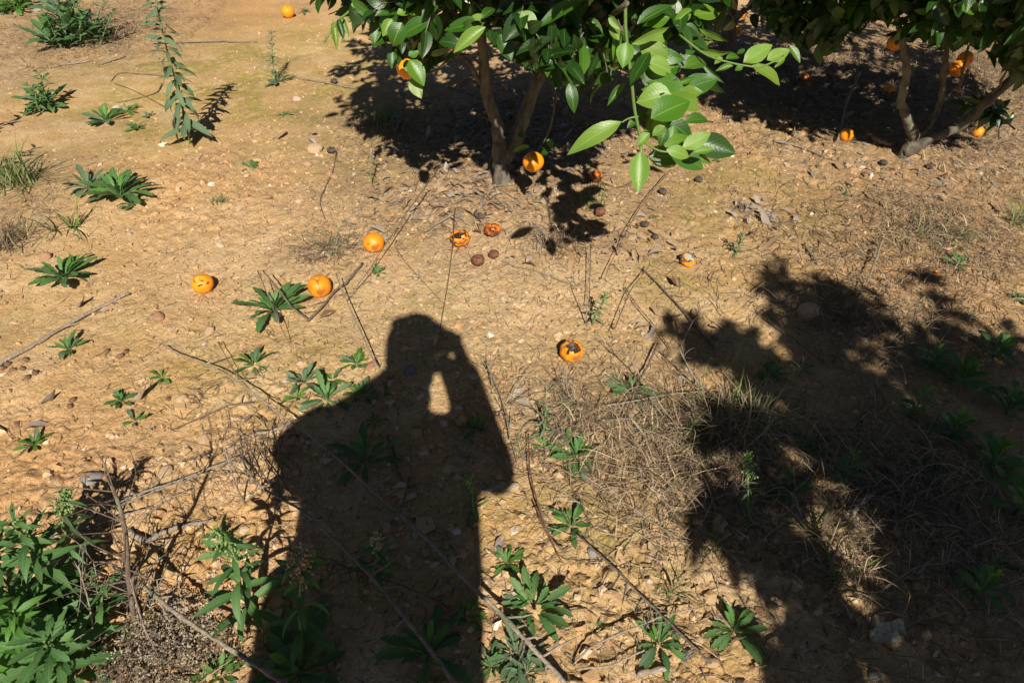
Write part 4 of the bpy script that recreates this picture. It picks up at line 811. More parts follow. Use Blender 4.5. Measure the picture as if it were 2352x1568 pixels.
for a in [(630, 715, 76, M_WEED, 18), (585, 840, 50, M_WEED, 11), (820, 835, 34, M_WEEDB, 13), (698, 880, 46, M_WEEDG, 15), (752, 920, 58, M_WEED, 10), (764, 873, 28, M_WEEDB, 9), (682, 912, 30, M_WEEDB, 9), (160, 803, 42, M_WEED, 9), (373, 868, 30, M_WEEDB, 9), (280, 922, 34, M_WEED, 14), (313, 968, 32, M_WEEDB, 7),
          (78, 1022, 38, M_WEEDB, 10), (148, 640, 72, M_WEED, 20), (172, 606, 34, M_WEEDB, 9), (275, 452, 76, M_WEED, 19), (205, 432, 52, M_WEEDG, 11), (308, 470, 34, M_WEED, 9), (245, 280, 44, M_WEED, 14), (317, 297, 24, M_WEED, 10), (296, 258, 28, M_WEEDB, 8), (345, 268, 22, M_WEEDG, 7),
          (1327, 1052, 62, M_WEED, 18), (1312, 1208, 58, M_WEED, 13), (1165, 1292, 40, M_WEEDB, 12), (1226, 1398, 84, M_WEED, 16), (1188, 1505, 74, M_WEEDG, 15), (1512, 1478, 66, M_WEED, 15), (1685, 1448, 72, M_WEED, 14), (842, 1062, 88, M_WEED, 11), (1092, 985, 40, M_WEEDB, 11),
          (832, 908, 42, M_WEED, 10), (870, 900, 26, M_WEED, 8), (862, 968, 26, M_WEED, 7), (1452, 905, 52, M_WEED, 11), (1772, 868, 44, M_WEED, 12), (1800, 1128, 52, M_WEED, 14), (1076, 1418, 42, M_WEEDB, 12), (690, 1545, 130, M_WEED, 12), (985, 1500, 104, M_WEED, 13), (508, 1550, 66, M_WEEDB, 11),
          (870, 627, 22, M_WEED, 9), (578, 388, 24, M_WEED, 9), (640, 190, 34, M_WEEDG, 12), (655, 266, 17, M_WEED, 7), (1820, 236, 17, M_WEEDG, 8), (1940, 440, 24, M_WEED, 8), (2200, 612, 30, M_WEED, 9), (2338, 688, 24, M_WEED, 9), (1236, 462, 18, M_WEED, 7), (1648, 370, 12, M_WEEDG, 7), (813, 700, 10, M_WEED, 6),
          (1865, 1030, 34, M_WEED, 9), (1300, 935, 18, M_WEEDB, 7), (1405, 868, 18, M_WEEDG, 7), (45, 15, 52, M_WEEDB, 14), (700, 30, 20, M_WEEDG, 8), (1840, 850, 26, M_WEEDG, 9), (1020, 1290, 24, M_WEED, 8), (1370, 1440, 20, M_WEEDB, 6), (2230, 730, 20, M_WEED, 6), (2120, 1080, 40, M_WEED, 9), (2290, 1300, 46, M_WEED, 9), (1276, 1030, 34, M_WEED, 9), (590, 395, 12, M_WEEDG, 6), (40, 25, 50, M_WEEDB, 14), (10, 30, 40, M_WEEDB, 12), (1255, 1030, 30, M_WEEDB, 8), (1210, 1545, 50, M_WEEDG, 10), (1130, 1530, 46, M_WEED, 10)]:
    rosette(*a)
for k, (u, v, rp) in enumerate([(2205, 880, 60), (2280, 820, 46), (2310, 950, 56), (2270, 1075, 60), (2180, 1010, 44), (2130, 850, 36), (2330, 1180, 60), (2230, 1380, 50), (1935, 1110, 34), (2090, 960, 30)]):
    rosette(u, v, rp, M_WEEDB if k % 3 == 0 else M_WEED, 16, 'leafy weed in the deep shade', .5, k, stem=.05 + .01 * k, width=1.5)
upright(437, 330, 352, -30, M_WEEDG, 84, .13, 'x', seed=1, wid=2.0, droop=.55, label='tall grey-green weed leaning left, its drooping leaves up to the top edge', sr=.006)
upright(150, 95, 190, -40, M_WEED, 40, .10, 'bushy dark weed', seed=2, droop=.2, wid=1.6); upright(165, 105, 120, -20, M_WEEDG, 34, .095, 'bushy grey-green weed', seed=3, wid=1.5); upright(205, 92, 245, -15, M_WEEDG, 30, .095, 'greyish bushy weed', seed=4, wid=1.4)
rosette(130, 108, 62, M_WEED, 16, 'bushy dark rosette', .8, 91, stem=.08, width=1.3); rosette(178, 100, 66, M_WEED, 18, 'bushy tall rosette', 1.0, 92, stem=.12, width=1.2); rosette(220, 88, 52, M_WEEDG, 16, 'grey bushy rosette', .9, 93, stem=.1, width=1.2); rosette(110, 245, 58, M_WEED, 12, 'low dark leaves under an upright weed', .4, 94, width=1.1); rosette(150, 55, 58, M_WEEDG, 16, 'grey-green bushy weed', 1.0, 95, stem=.12, width=1.2)
upright(185, 110, 175, -10, M_WEED, 40, .10, 'dense dark bushy weed', seed=40, wid=1.7); upright(140, 112, 95, 20, M_WEED, 30, .10, 'leaning bushy weed', seed=41, wid=1.7); upright(225, 108, 262, 20, M_WEED, 26, .09, 'bushy weed right of the clump', seed=42, wid=1.7); upright(95, 262, 70, 195, M_WEED, 20, .10, 'low leafy upright weed', seed=43, wid=1.7)
upright(125, 252, 82, 158, M_WEED, 26, .095, 'upright weed with a bright tip', seed=5, wid=1.6); upright(112, 245, 60, 200, M_WEEDG, 14, .11, 'short drooping grey-green weed', seed=6, wid=1.5)
upright(632, 192, 622, 70, M_WEEDG, 44, .065, 'thin half-dry upright weed', 30, .3, 7, budmat=M_SEED)
upright(855, 430, 852, 348, M_WEEDG, 16, .03, 'short withered upright stalk', 14, .2, 8, budmat=M_SEED); upright(1360, 748, 1392, 672, M_WEEDG, 26, .045, 'fleshy pale upright weed', 26, .2, 9)
upright(1690, 585, 1706, 533, M_WEEDG, 26, .045, 'small spiky upright weed', seed=10); upright(1085, 1178, 1075, 1096, M_WEED, 18, .05, 'shaded upright weed with a budding tip', 26, .1, 11)
upright(137, 1390, 30, 1196, M_WEED, 66, .105, 'tall stout leafy weed', 26, .05, 12, wid=1.5, sr=.0055); upright(172, 1345, 152, 1128, M_WEED, 30, .085, 'tall thin weed with a pale green flower spike', 90, .1, 13); upright(60, 1440, -30, 1240, M_WEED, 54, .11, 'broad leafy weed at the left edge', 10, .1, 14, wid=1.5)
upright(70, 1545, 30, 1400, M_WEEDB, 52, .10, 'dense fresh green weed', 0, .05, 15, wid=1.7); upright(160, 1580, 100, 1470, M_WEED, 54, .11, 'low leafy green weed', 0, .05, 16, wid=1.1, lanc=False); upright(-10, 1600, -40, 1400, M_WEEDB, 60, .10, 'bright green weed cut by the left edge', 0, .05, 17, wid=1.6); upright(215, 1470, 235, 1340, M_WEED, 22, .095, 'leafy side shoot', 0, .05, 18, wid=1.6); upright(100, 1480, 170, 1390, M_WEED, 22, .095, 'low leafy green shoot', 0, .05, 34, wid=1.6)
upright(590, 1420, 505, 1216, M_WEED, 30, .11, 'tall weed with knobbly green flower head', 120, .08, 19, wid=1.4, sr=.005); upright(700, 1500, 690, 1270, M_WEED, 26, .095, 'shaded tall weed with faded fluffy flower heads', 130, .1, 20, budmat=M_SEED, wid=1.6)
upright(870, 1330, 862, 1230, M_WEED, 18, .07, 'shaded weed with fading seed heads', 90, .1, 21, budmat=M_SEED); upright(1726, 1200, 1718, 1040, M_WEEDG, 34, .035, 'pale spindly upright weed', 60, .1, 22); upright(1245, 1000, 1255, 930, M_WEEDG, 20, .05, 'small tangled grey-green weed', seed=23)
upright(-70, 330, -75, 120, M_WEED, 30, .10, 'leafy weed beyond the left edge', 0, .1, 24, wid=1.6, label='leafy weed just outside the left edge, casting shade inward'); upright(-55, 430, -80, 260, M_WEED, 26, .10, 'x', 0, .1, 25, wid=1.6, label='second leafy weed outside the left edge, nearer the dry grass')

# ------------------------------------------------------------------ grass tufts
def blades(mb, c, n, L, w, spread, q, curl=.6, mi=0, flat=0.0):
    for _ in range(n):
        a = q.uniform(0, 6.283); el = q.uniform(.35, 1.45) * (1 - flat); l = L * q.uniform(.45, 1.15); d = np.array([math.cos(a), math.sin(a)]); b = c + np.array([*(q.normal(size=2) * spread), -.004]); V = []; uv = []; k = 5; e = el; x = 0; z = 0; cv = q.uniform(.2, 1.2) * curl
        sw = q.normal() * .2
        for i in range(k + 1):
            t = i / k; ww = w * (1 - t ** 2) * q.uniform(.85, 1.1) + .0002; s = np.array([-d[1], d[0]]) * ww
            pc = b + np.array([d[0] * x - d[1] * sw * x * t, d[1] * x + d[0] * sw * x * t, z]); V += [pc + [*s, 0], pc - [*s, 0]]; uv += [[0, t], [1, t]]; x += math.cos(e) * l / k; z += math.sin(e) * l / k; e -= cv * 2.2 / k
            z = max(z, .002)
        mb.add(V, [[2 * i, 2 * i + 1, 2 * i + 3, 2 * i + 2] for i in range(k)], uv, q.random(), mi)
def tuft(u, v, n, L, desc, mats, frac=.0, w=.0016, spread=.02, curl=.6, seed=0, flat=0.0):
    q = np.random.default_rng(seed + int(u) + int(v) * 5); p = at(u, v); o = empty('grass_tuft', p); n2 = int(n * frac)
    mb = MB(); blades(mb, np.zeros(3), n - n2, L, w, spread, q, curl, 0, flat); stuff(put('blades', mb.mesh('blades', mats[0]), o))
    if n2: mb = MB(); blades(mb, np.zeros(3), n2, L, w * 1.4, spread, q, curl, 0, flat); stuff(put('green_blades', mb.mesh('green_blades', mats[1]), o))
    return tag(o, where(desc, u, v), 'grass', 'grass tufts')
tuft(1668, 1000, 260, .19, 'large bleached grass tuft with some green at its heart', (M_STRAW, M_GRASS), .12, .0016, .05, .7, 1); tuft(1735, 985, 120, .20, 'dry tuft with long arching green blades', (M_STRAW, M_GRASS), .25, .0016, .03, .6, 2); tuft(1600, 985, 120, .14, 'low matted dry grass tuft', (M_STRAWD, M_GRASS), .05, .0016, .05, .9, 3)
tuft(45, 425, 110, .26, 'pale grass clump with thick stalks', (M_GRASSP, M_GRASS), .3, .0028, .04, .5, 4); tuft(15, 400, 60, .22, 'pale grass at the left edge', (M_GRASSP, M_GRASS), .3, .0028, .04, .5, 5); tuft(15, 560, 160, .17, 'dry straw clump at the left edge', (M_STRAW, M_GRASSP), .15, .0018, .05, .6, 6)
tuft(168, 525, 14, .17, 'few broad green grass blades', (M_GRASS, M_GRASS), 0, .0045, .01, .4, 7); tuft(128, 530, 10, .17, 'thin spray of green grass', (M_GRASS, M_GRASSP), .3, .004, .01, .6, 8); tuft(192, 545, 12, .06, 'tiny green grass sprout', (M_GRASS, M_GRASS), 0, .002, .01, .5, 9)
tuft(880, 280, 60, .16, 'green-bladed grass at the shade edge', (M_GRASSP, M_GRASS), .5, .0028, .05, .5, 10); tuft(905, 295, 70, .10, 'dry grass fringe at the shade edge', (M_STRAW, M_GRASSP), .1, .0016, .08, .8, 11); tuft(825, 285, 70, .10, 'small dry grass tuft', (M_STRAW, M_STRAWD), .3, .0016, .05, .8, 12)
tuft(790, 560, 170, .09, 'low grey-brown dry grass mat', (M_STRAWD, M_GRASSP), .3, .0014, .06, 1.0, 13, .3); tuft(740, 575, 150, .09, 'left part of the dry grass mat', (M_STRAWD, M_GRASSP), .25, .0014, .05, 1.0, 14, .3); tuft(1283, 555, 170, .10, 'curly dry grass tuft in the branch shadow', (M_STRAWD, M_STRAW), .4, .0013, .05, 1.2, 15)
tuft(503, 465, 80, .055, 'small bristly grey-green tuft', (M_GRASSP, M_GRASS), .3, .0013, .015, .4, 16); tuft(1352, 470, 60, .09, 'sparse grass-like tuft', (M_GRASSP, M_GRASS), .4, .0018, .04, .5, 17); tuft(1380, 440, 30, .07, 'thin sprig of grass', (M_GRASSP, M_GRASS), .4, .0016, .02, .5, 18)
tuft(2125, 515, 220, .11, 'green-brown matted grass patch', (M_GRASSP, M_STRAWD), .5, .0015, .10, 1.0, 19, .2); tuft(2180, 540, 140, .09, 'greenish mat of low grass', (M_GRASS, M_STRAWD), .6, .0015, .06, 1.0, 20, .2); tuft(2335, 510, 70, .12, 'grassy tuft at the right edge', (M_GRASSP, M_GRASS), .4, .002, .03, .5, 21)
tuft(1520, 1060, 130, .10, 'low tangle of dry grass', (M_STRAWD, M_STRAW), .5, .0014, .07, 1.1, 22, .3); tuft(1590, 1120, 150, .11, 'matted dry grass', (M_STRAWD, M_STRAW), .5, .0014, .08, 1.1, 23, .3); tuft(1500, 960, 90, .10, 'dry grass with grey-green sprigs', (M_STRAW, M_GRASSP), .3, .0015, .05, .9, 24, .2); tuft(1310, 960, 110, .10, 'dry grass strip', (M_STRAWD, M_GRASSP), .25, .0014, .06, 1.0, 25, .2)
tuft(1400, 1080, 60, .08, 'thin dry grass', (M_STRAW, M_STRAWD), .4, .0013, .06, 1.0, 26, .3); tuft(1535, 1365, 30, .08, 'green grass sprout among twigs', (M_GRASS, M_STRAW), .3, .0018, .015, .5, 27); tuft(1640, 1260, 14, .10, 'small grass sprout beside a straw heap', (M_GRASS, M_GRASS), 0, .0025, .01, .4, 28); tuft(1905, 1340, 14, .16, 'few green blades in the dappled shade', (M_GRASS, M_STRAW), .3, .003, .02, .6, 29)
tuft(1935, 1310, 90, .13, 'dry reddish grass roots in the dappled shade', (M_STRAWD, M_STRAW), .4, .0014, .04, 1.0, 30); tuft(1875, 1235, 14, .16, 'green grass fan on the shade edge', (M_GRASS, M_STRAW), .3, .0035, .01, .5, 31); tuft(2000, 1100, 160, .20, 'flattened dry grass in the deep shade', (M_STRAWD, M_STRAW), .4, .0014, .12, .7, 32, .5); tuft(2130, 1180, 160, .20, 'shaded flattened straw', (M_STRAWD, M_STRAW), .4, .0014, .12, .7, 33, .5)
tuft(1875, 700, 120, .14, 'dry grass at the tip of the tree shadow', (M_STRAW, M_STRAWD), .5, .0014, .10, .9, 34, .3); tuft(2030, 770, 150, .15, 'straw-coloured grass in the lit gap', (M_STRAW, M_STRAWD), .4, .0014, .12, .9, 35, .3); tuft(230, 95, 120, .17, 'brown dry grass behind the bushy weed', (M_STRAWD, M_STRAW), .4, .0018, .08, .9, 36); tuft(280, 75, 90, .14, 'dry grey-brown grass', (M_STRAWD, M_STRAW), .4, .0018, .10, .9, 37)
tuft(2230, 170, 200, .14, 'dry brown grass behind the right tree', (M_STRAW, M_STRAWD), .5, .002, .25, .9, 38, .2); tuft(1990, 190, 200, .14, 'dry grass left of the bare stem', (M_STRAW, M_STRAWD), .5, .002, .22, .9, 39, .2); tuft(2320, 70, 150, .16, 'pale dry grass at the right edge', (M_STRAW, M_STRAWD), .3, .002, .25, .9, 40, .2); tuft(10, 20, 90, .2, 'bright grass at the corner', (M_GRASS, M_GRASSP), .3, .004, .06, .5, 41)
tuft(1150, 940, 16, .22, 'bundle of bleached straws', (M_STRAW, M_STRAW), 0, .002, .01, .3, 42, .4); tuft(1180, 1030, 60, .10, 'thin grass roots at the elbow edge', (M_STRAW, M_GRASSP), .3, .0013, .04, 1.0, 43, .2); tuft(470, 905, 40, .07, 'curled dry grass roots', (M_STRAWD, M_STRAW), .4, .0016, .03, 1.3, 44, .3); tuft(600, 1010, 120, .09, 'grey dried weed heap on the elbow edge', (M_STRAWD, M_STRAW), .3, .0018, .06, 1.2, 45, .3)
for k, (u, v) in enumerate([(400, 1500), (340, 1520), (450, 1480), (430, 1545), (360, 1470), (310, 1555)]):
    q = np.random.default_rng(k); o = empty('withered_weed', at(u, v)); mb = MB(); blades(mb, np.zeros(3), 150, .06, .0022, .055, q, 1.8, 0, .1); c = q.normal(size=(170, 3)) * [.055, .045, .0] + [0, 0, 0]
    mb = mb
    for x in c: blades(mb, x + [0, 0, q.uniform(.01, .07)], 3, .016, .0016, .003, q, 3.0)
    stuff(put('seed_heads', mb.mesh('seed_heads', M_STRAWD if k % 2 else M_SEED), o)); tag(o, where('tangled withered brown weed with crumbling heads', u, v), 'withered weed', 'withered weeds')
# lying straw, crumbs of soil and pebbles nobody could count
def lying(name, zones, n, L, w, mat, zmax=.02, seed=0):
    q = np.random.default_rng(seed); zs = to_world_zones(zones); wt = np.array([z[4] * z[2] * z[3] for z in zs]); pick = q.choice(len(zs), n, p=wt / wt.sum()); g_ = np.clip(q.normal(size=(n, 2)), -2, 2) * .6; Zs = np.array(zs)
    x = Zs[pick, 0] + g_[:, 0] * Zs[pick, 2]; y = Zs[pick, 1] + g_[:, 1] * Zs[pick, 3]; a = q.uniform(0, 2 * math.pi, n); l = L * q.uniform(.3, 1.2, n); cv = q.normal(size=n) * .9; k = 4; lift = q.uniform(.001, zmax, n) * q.random(n); tl = q.normal(size=n) * .12; V = []; wd = w * q.uniform(.6, 1.4, n)
    X_, Y_ = x.copy(), y.copy(); aa = a.copy()
    for i in range(k + 1):
        z = surf(X_, Y_) + lift + np.sin(math.pi * i / k) * lift * .8 + np.maximum(0, tl * l * (i / k)) + .001; ww = wd * (1 - .7 * (i / k) ** 3); sx, sy = -np.sin(aa) * ww, np.cos(aa) * ww
        V += [np.stack([X_ + sx, Y_ + sy, z], 1), np.stack([X_ - sx, Y_ - sy, z + .0006], 1)]; X_ = X_ + np.cos(aa) * l / k; Y_ = Y_ + np.sin(aa) * l / k; aa = aa + cv / k
    V = np.stack(V, 1).reshape(-1, 3); F = np.array([[2 * i, 2 * i + 1, 2 * i + 3, 2 * i + 2] for i in range(k)]); F = (F[None] + (np.arange(n) * 2 * (k + 1))[:, None, None]).reshape(-1, 4); uv = np.tile(np.array([[s, i / k] for i in range(k + 1) for s in (0, 1)]), (n, 1))
    mb = MB(); mb.add(V, F, uv, np.repeat(q.random(n), 2 * (k + 1))); o = stuff(put(name, mb.mesh(name, mat))); o['label'] = 'scattered dry grass blades and stalks on the soil'; return o
ZS = [(1900, 190, 340, 90, 1), (2230, 330, 260, 160, .9), (2150, 560, 330, 140, 1), (2050, 720, 260, 90, 1.2), (1600, 1050, 260, 170, 2.4), (1380, 960, 160, 90, 1.2), (2100, 1150, 320, 220, 1.4), (220, 60, 200, 70, .7), (40, 520, 110, 130, 1), (1040, 480, 170, 70, .9), (900, 300, 120, 40, .9), (1270, 560, 90, 60, 1.4), (780, 570, 120, 50, 1.2), (420, 1500, 220, 90, 1.6), (1250, 1000, 120, 160, 1), (1500, 1400, 300, 120, .7), (1800, 420, 200, 60, .5), (2250, 120, 150, 120, .9), (600, 1030, 90, 70, 1.4), (1950, 1350, 200, 150, .6), (1180, 320, 330, 120, .7)]
lying('dry_grass_litter', ZS, 15000, .075, .0011, M_STRAW, .022, 1); lying('dark_grass_litter', ZS, 7000, .06, .0012, M_STRAWD, .016, 2)
lying('scattered_straw', [(1176, 700, 1000, 480, 1), (600, 900, 500, 300, .6), (1400, 600, 500, 300, .6), (1000, 1350, 700, 200, .8)], 7000, .05, .0010, M_STRAW, .008, 3)
lying('scattered_rootlets', [(1176, 760, 1000, 520, 1), (1350, 800, 500, 300, .7), (500, 1100, 500, 300, .8)], 3800, .045, .0008, M_STRAWD, .006, 4)
def pebbles(name, n, zones, smin, smax, mat, seed, lab):
    q = np.random.default_rng(seed); zs = np.array(to_world_zones(zones)); wt = zs[:, 4] * zs[:, 2] * zs[:, 3]; pick = q.choice(len(zs), n, p=wt / wt.sum()); g_ = q.normal(size=(n, 2)) * .62; x = zs[pick, 0] + g_[:, 0] * zs[pick, 2]; y = zs[pick, 1] + g_[:, 1] * zs[pick, 3]
    k = (y > .45) & (y < 7.5); x, y = x[k], y[k]; n = len(x); s = smin + (smax - smin) * q.random(n) ** 4; V0, Q, T = sphere(5, 3); A = V0[None] * (1 + .32 * q.normal(size=(n, len(V0), 1))) * (s[:, None] * q.uniform(.6, 1.25, (n, 3)) * [1, 1, .7])[:, None, :]
    c, s_ = np.cos(q.uniform(0, 6.28, n)), np.sin(q.uniform(0, 6.28, n)); A = np.stack([A[..., 0] * c[:, None] - A[..., 1] * s_[:, None], A[..., 0] * s_[:, None] + A[..., 1] * c[:, None], A[..., 2]], -1); A += np.stack([x, y, surf(x, y) + s * .12], -1)[:, None, :]
    m = len(V0); mb = MB(); off = (np.arange(n) * m)[:, None, None]; mb.add(A.reshape(-1, 3), (Q[None] + off).reshape(-1, 4), None, np.repeat(q.random(n), m)); mb.F[3].append((T[None] + off).reshape(-1, 3)); mb.M[3].append(np.zeros(n * len(T), int)); o = stuff(put(name, mb.mesh(name, mat, False))); o['label'] = lab
pebbles('soil_crumbs', 30000, [(1176, 700, 1100, 520, 1), (300, 1250, 420, 260, 1.6), (1400, 1350, 500, 200, 1.2), (900, 1150, 350, 300, 1.2), (520, 420, 260, 100, .8), (1176, 180, 1000, 160, .5)], .0014, .0115, M_PEB, 5, 'crumbs of soil and small pebbles strewn over the ground')

pebbles('soil_clods', 2600, [(300, 1270, 380, 230, 1.6), (480, 1400, 200, 140, 1.6), (1400, 1400, 420, 160, .8), (950, 1050, 300, 250, 1.0), (500, 430, 240, 90, .5), (1900, 1300, 300, 250, .8), (1900, 320, 300, 80, .4)], .003, .022, M_PEB, 6, 'crumbly clods of dry soil')
lying('far_dry_grass', [(1930, 190, 330, 90, 1.4), (2250, 120, 170, 120, 1.2), (2250, 350, 180, 120, 1), (2100, 560, 300, 110, 1.3), (1960, 700, 260, 90, 1.2), (230, 60, 190, 60, .8)], 8000, .11, .0017, M_STRAW, .03, 7); lying('far_dark_grass', [(1930, 190, 330, 90, 1.4), (2250, 200, 170, 160, 1), (2100, 560, 300, 110, 1), (230, 60, 190, 60, .8)], 4000, .10, .0018, M_STRAWD, .025, 8)
lying('wispy_straw', [(1600, 1080, 250, 150, 1.5), (1640, 960, 130, 60, 1.5), (2150, 1150, 280, 220, 1.3), (1330, 950, 150, 80, .8)], 2600, .13, .0010, M_STRAW, .05, 9)

lying('leaf_litter', [(1180, 300, 230, 100, 1), (1040, 460, 170, 60, .8), (1420, 540, 110, 60, .6), (1250, 420, 130, 60, .8)], 900, .055, .0085, M_DRY, .016, 11); lying('grey_leaf_litter', [(1180, 300, 230, 100, 1), (1900, 260, 200, 60, .8), (2120, 400, 220, 50, .6), (1740, 490, 70, 25, .8), (1040, 465, 170, 60, .5)], 800, .05, .008, M_DRYG, .016, 12)
lying('mixed_debris', [(1176, 700, 1050, 500, 1), (400, 1150, 400, 250, .8), (1400, 1250, 450, 250, .8)], 2600, .016, .0020, M_DRYB, .008, 13); lying('pale_debris', [(1176, 700, 1050, 500, 1), (1500, 700, 400, 250, .6)], 1600, .020, .0020, M_DRYG, .008, 14)

# ------------------------------------------------------------------ sticks and dead stems
def stick(pts, r0, r1, mat, desc, lift=.004, name='dry_stem', cat='dead stem', spurs=0, lifts=None, label=None, group='dead stems and sticks', k=6):
    Ls = lifts if lifts is not None else [lift] * len(pts); P = np.array([at(u, v, l + r0) for (u, v), l in zip(pts, Ls)]); c = P.mean(0); n = max(8, 5 * len(pts)); Q = spline(P, n); Q = Q + rng.normal(size=Q.shape) * r0 * .18; mb = MB(); add_tube(mb, Q - c, np.linspace(r0, r1, n) * (1 + .12 * rng.normal(size=n)), k, rng.random(), 0, True, .06)
    for _ in range(spurs):
        i = rng.integers(1, n - 1); t = nrm(Q[min(n - 1, i + 1)] - Q[i - 1]); d = nrm(np.cross(t, [0, 0, 1]) * rng.choice([-1, 1]) + t * rng.uniform(.3, 1.1) + [0, 0, rng.uniform(0, .5)]); L = rng.uniform(.02, .09); add_tube(mb, [Q[i] - c, Q[i] - c + d * L * .5 + rng.normal(size=3) * .003, Q[i] - c + d * L], [r1 * .6, r1 * .5, r1 * .3], 4, rng.random(), 0, False)
    o = put(name, mb.mesh(name, mat)); o.location = c; u, v = pts[len(pts) // 2]; return tag(o, label or where(desc, u, v), cat, group)
T_, TP, TR = M_TWIG, M_TWIGP, M_TWIGR
stick([(-10, 840), (80, 790), (150, 748), (230, 705), (297, 674)], .0075, .005, TP, '', .003, 'stick', 'stick', 2, label='long grey stick lying at the left edge, pointing up to the right', k=8)
stick([(985, 417), (940, 480), (898, 542), (853, 612), (820, 657), (795, 692)], .003, .0016, T_, '', lifts=[.13, .11, .09, .07, .04, .01], spurs=3, label='long thin stem slanting down past the orange with blades across it')
stick([(832, 604), (800, 645), (770, 668), (740, 705), (708, 736)], .0055, .004, T_, '', lifts=[.006, .01, .012, .012, .008], name='twig', spurs=2, label='dark bent twig right of the seamed orange')
stick([(1043, 488), (1020, 505), (998, 516), (975, 532)], .005, .004, TP, 'short thick grey twig end', .01, 'twig')
stick([(604, 622), (640, 665), (670, 705), (708, 734)], .003, .004, T_, 'dark stem crossing a big rosette', lifts=[.10, .08, .05, .015]); stick([(592, 622), (620, 690), (650, 760), (665, 790)], .002, .001, T_, 'thin stem over a rosette', lifts=[.10, .08, .05, .02])
stick([(772, 630), (800, 700), (838, 782), (855, 822), (868, 845)], .0022, .003, TP, 'thin pale stem running into the shadow', lifts=[.10, .09, .08, .07, .06], spurs=4)
stick([(1045, 480), (1040, 560), (1030, 640), (1015, 730), (1012, 762), (1028, 780)], .0026, .0016, TR, 'thin reddish upright stem', lifts=[.08, .09, .08, .05, .02, .005], spurs=2); stick([(908, 567), (930, 600), (968, 642), (1012, 690)], .002, .001, T_, 'thin dark twig', .006)
stick([(773, 348), (765, 390), (752, 420), (736, 457), (738, 478), (746, 500)], .003, .002, T_, 'crooked thin twig', .004, 'twig', spurs=1); stick([(1010, 337), (948, 343), (938, 360), (946, 380), (953, 395)], .004, .003, TP, 'curved hooked twig', .008, 'twig'); stick([(1030, 338), (1012, 372), (988, 415)], .0022, .0016, T_, 'thin straight twig', .03, 'twig', spurs=3)
stick([(673, 175), (740, 188), (801, 200), (860, 206)], .0035, .002, TP, 'long thin stalk lying at the shade edge', .01); stick([(350, 99), (420, 97), (500, 95), (590, 95)], .006, .004, TP, 'pale straight stick', .006, 'stick'); stick([(133, 149), (170, 146), (213, 138)], .006, .005, TP, 'pale short stick', .004, 'stick'); stick([(232, 147), (262, 138), (287, 129)], .006, .005, TP, 'grey short stick', .004, 'stick')
stick([(263, 192), (300, 205), (350, 230), (385, 250)], .003, .002, T_, 'thin twig', .006, 'twig'); stick([(372, 192), (360, 212), (330, 222), (268, 236)], .0035, .002, T_, 'bent dark twig', .004, 'twig'); stick([(255, 186), (275, 168), (320, 170), (388, 175)], .0025, .002, T_, 'thin crooked twig', .004, 'twig')
stick([(375, 792), (412, 814), (500, 849), (588, 907), (668, 969), (728, 1012), (803, 1077), (863, 1132), (915, 1178), (993, 1251), (1063, 1326), (1138, 1396), (1176, 1436), (1240, 1505), (1310, 1580)], .0018, .0058, TP, '', lifts=[.02, .03, .05, .07, .09, .10, .11, .11, .10, .09, .08, .06, .06, .05, .04], spurs=16, label='very long pale dead stem crossing the shadow diagonally to the bottom edge', k=8)
stick([(553, 1050), (588, 1107), (640, 1142), (695, 1174), (783, 1254), (843, 1313), (885, 1360), (921, 1406), (988, 1491), (1043, 1570)], .0025, .005, TP, '', lifts=[.02, .05, .07, .09, .10, .10, .09, .08, .06, .04], spurs=12, label='second long dead stem through the shadow, nearer the lower left')
stick([(625, 1243), (690, 1262), (750, 1286), (858, 1323), (938, 1351), (1008, 1383), (1040, 1408)], .002, .0045, TR, 'long reddish stem lying in the shadow', lifts=[.05] * 7, spurs=5); stick([(588, 1203), (660, 1206), (725, 1210)], .0018, .0012, TP, 'thin straw', .03)
stick([(890, 1000), (905, 1040), (915, 1085), (926, 1110)], .004, .003, TR, 'reddish forked twig', .006, 'twig'); stick([(941, 1094), (930, 1140), (915, 1185)], .003, .002, T_, 'dark thin twig in the shadow', .02, 'twig'); stick([(870, 875), (845, 905), (800, 950)], .0022, .002, TP, 'pale straight twig on the shaded shoulder', .03, 'twig'); stick([(588, 995), (640, 985), (672, 966)], .007, .005, TP, 'pale stick end at the elbow edge', .008, 'stick')
stick([(262, 1300), (295, 1322), (345, 1358), (412, 1413), (500, 1471), (588, 1526), (660, 1575)], .0048, .0055, TP, '', lifts=[.12, .12, .115, .105, .095, .085, .075], spurs=1, name='stick', cat='stick', label='pale broken stick end rising out of the lower left, pointing up left', k=8)
stick([(-10, 1296), (20, 1328), (55, 1385), (88, 1436), (130, 1485), (172, 1531)], .003, .0042, T_, 'dark stem in front of the leafy weeds', lifts=[.10, .11, .11, .10, .09, .06], spurs=4)
stick([(332, 1250), (360, 1230), (390, 1218), (440, 1203), (492, 1196)], .009, .006, TP, 'thick grey branch piece', .005, 'stick', 'stick', 3, k=8); stick([(295, 1222), (312, 1231), (330, 1240)], .010, .009, TP, 'short stub of thick stick', .005, 'stick', 'stick', k=8)
stick([(230, 1168), (275, 1152), (340, 1126), (400, 1107), (480, 1076), (546, 1048)], .005, .003, TP, 'bundle of grey stalks', .02, spurs=8); stick([(240, 1178), (330, 1138), (420, 1104), (470, 1084)], .003, .002, TP, 'thin stalk along the grey bundle', .025); stick([(100, 1240), (180, 1215), (260, 1190), (345, 1165)], .004, .003, TP, 'long grey stalk behind the thin weed', .02, spurs=3); stick([(330, 1185), (380, 1152), (440, 1122)], .0035, .002, TP, 'short pale stalk', .015)
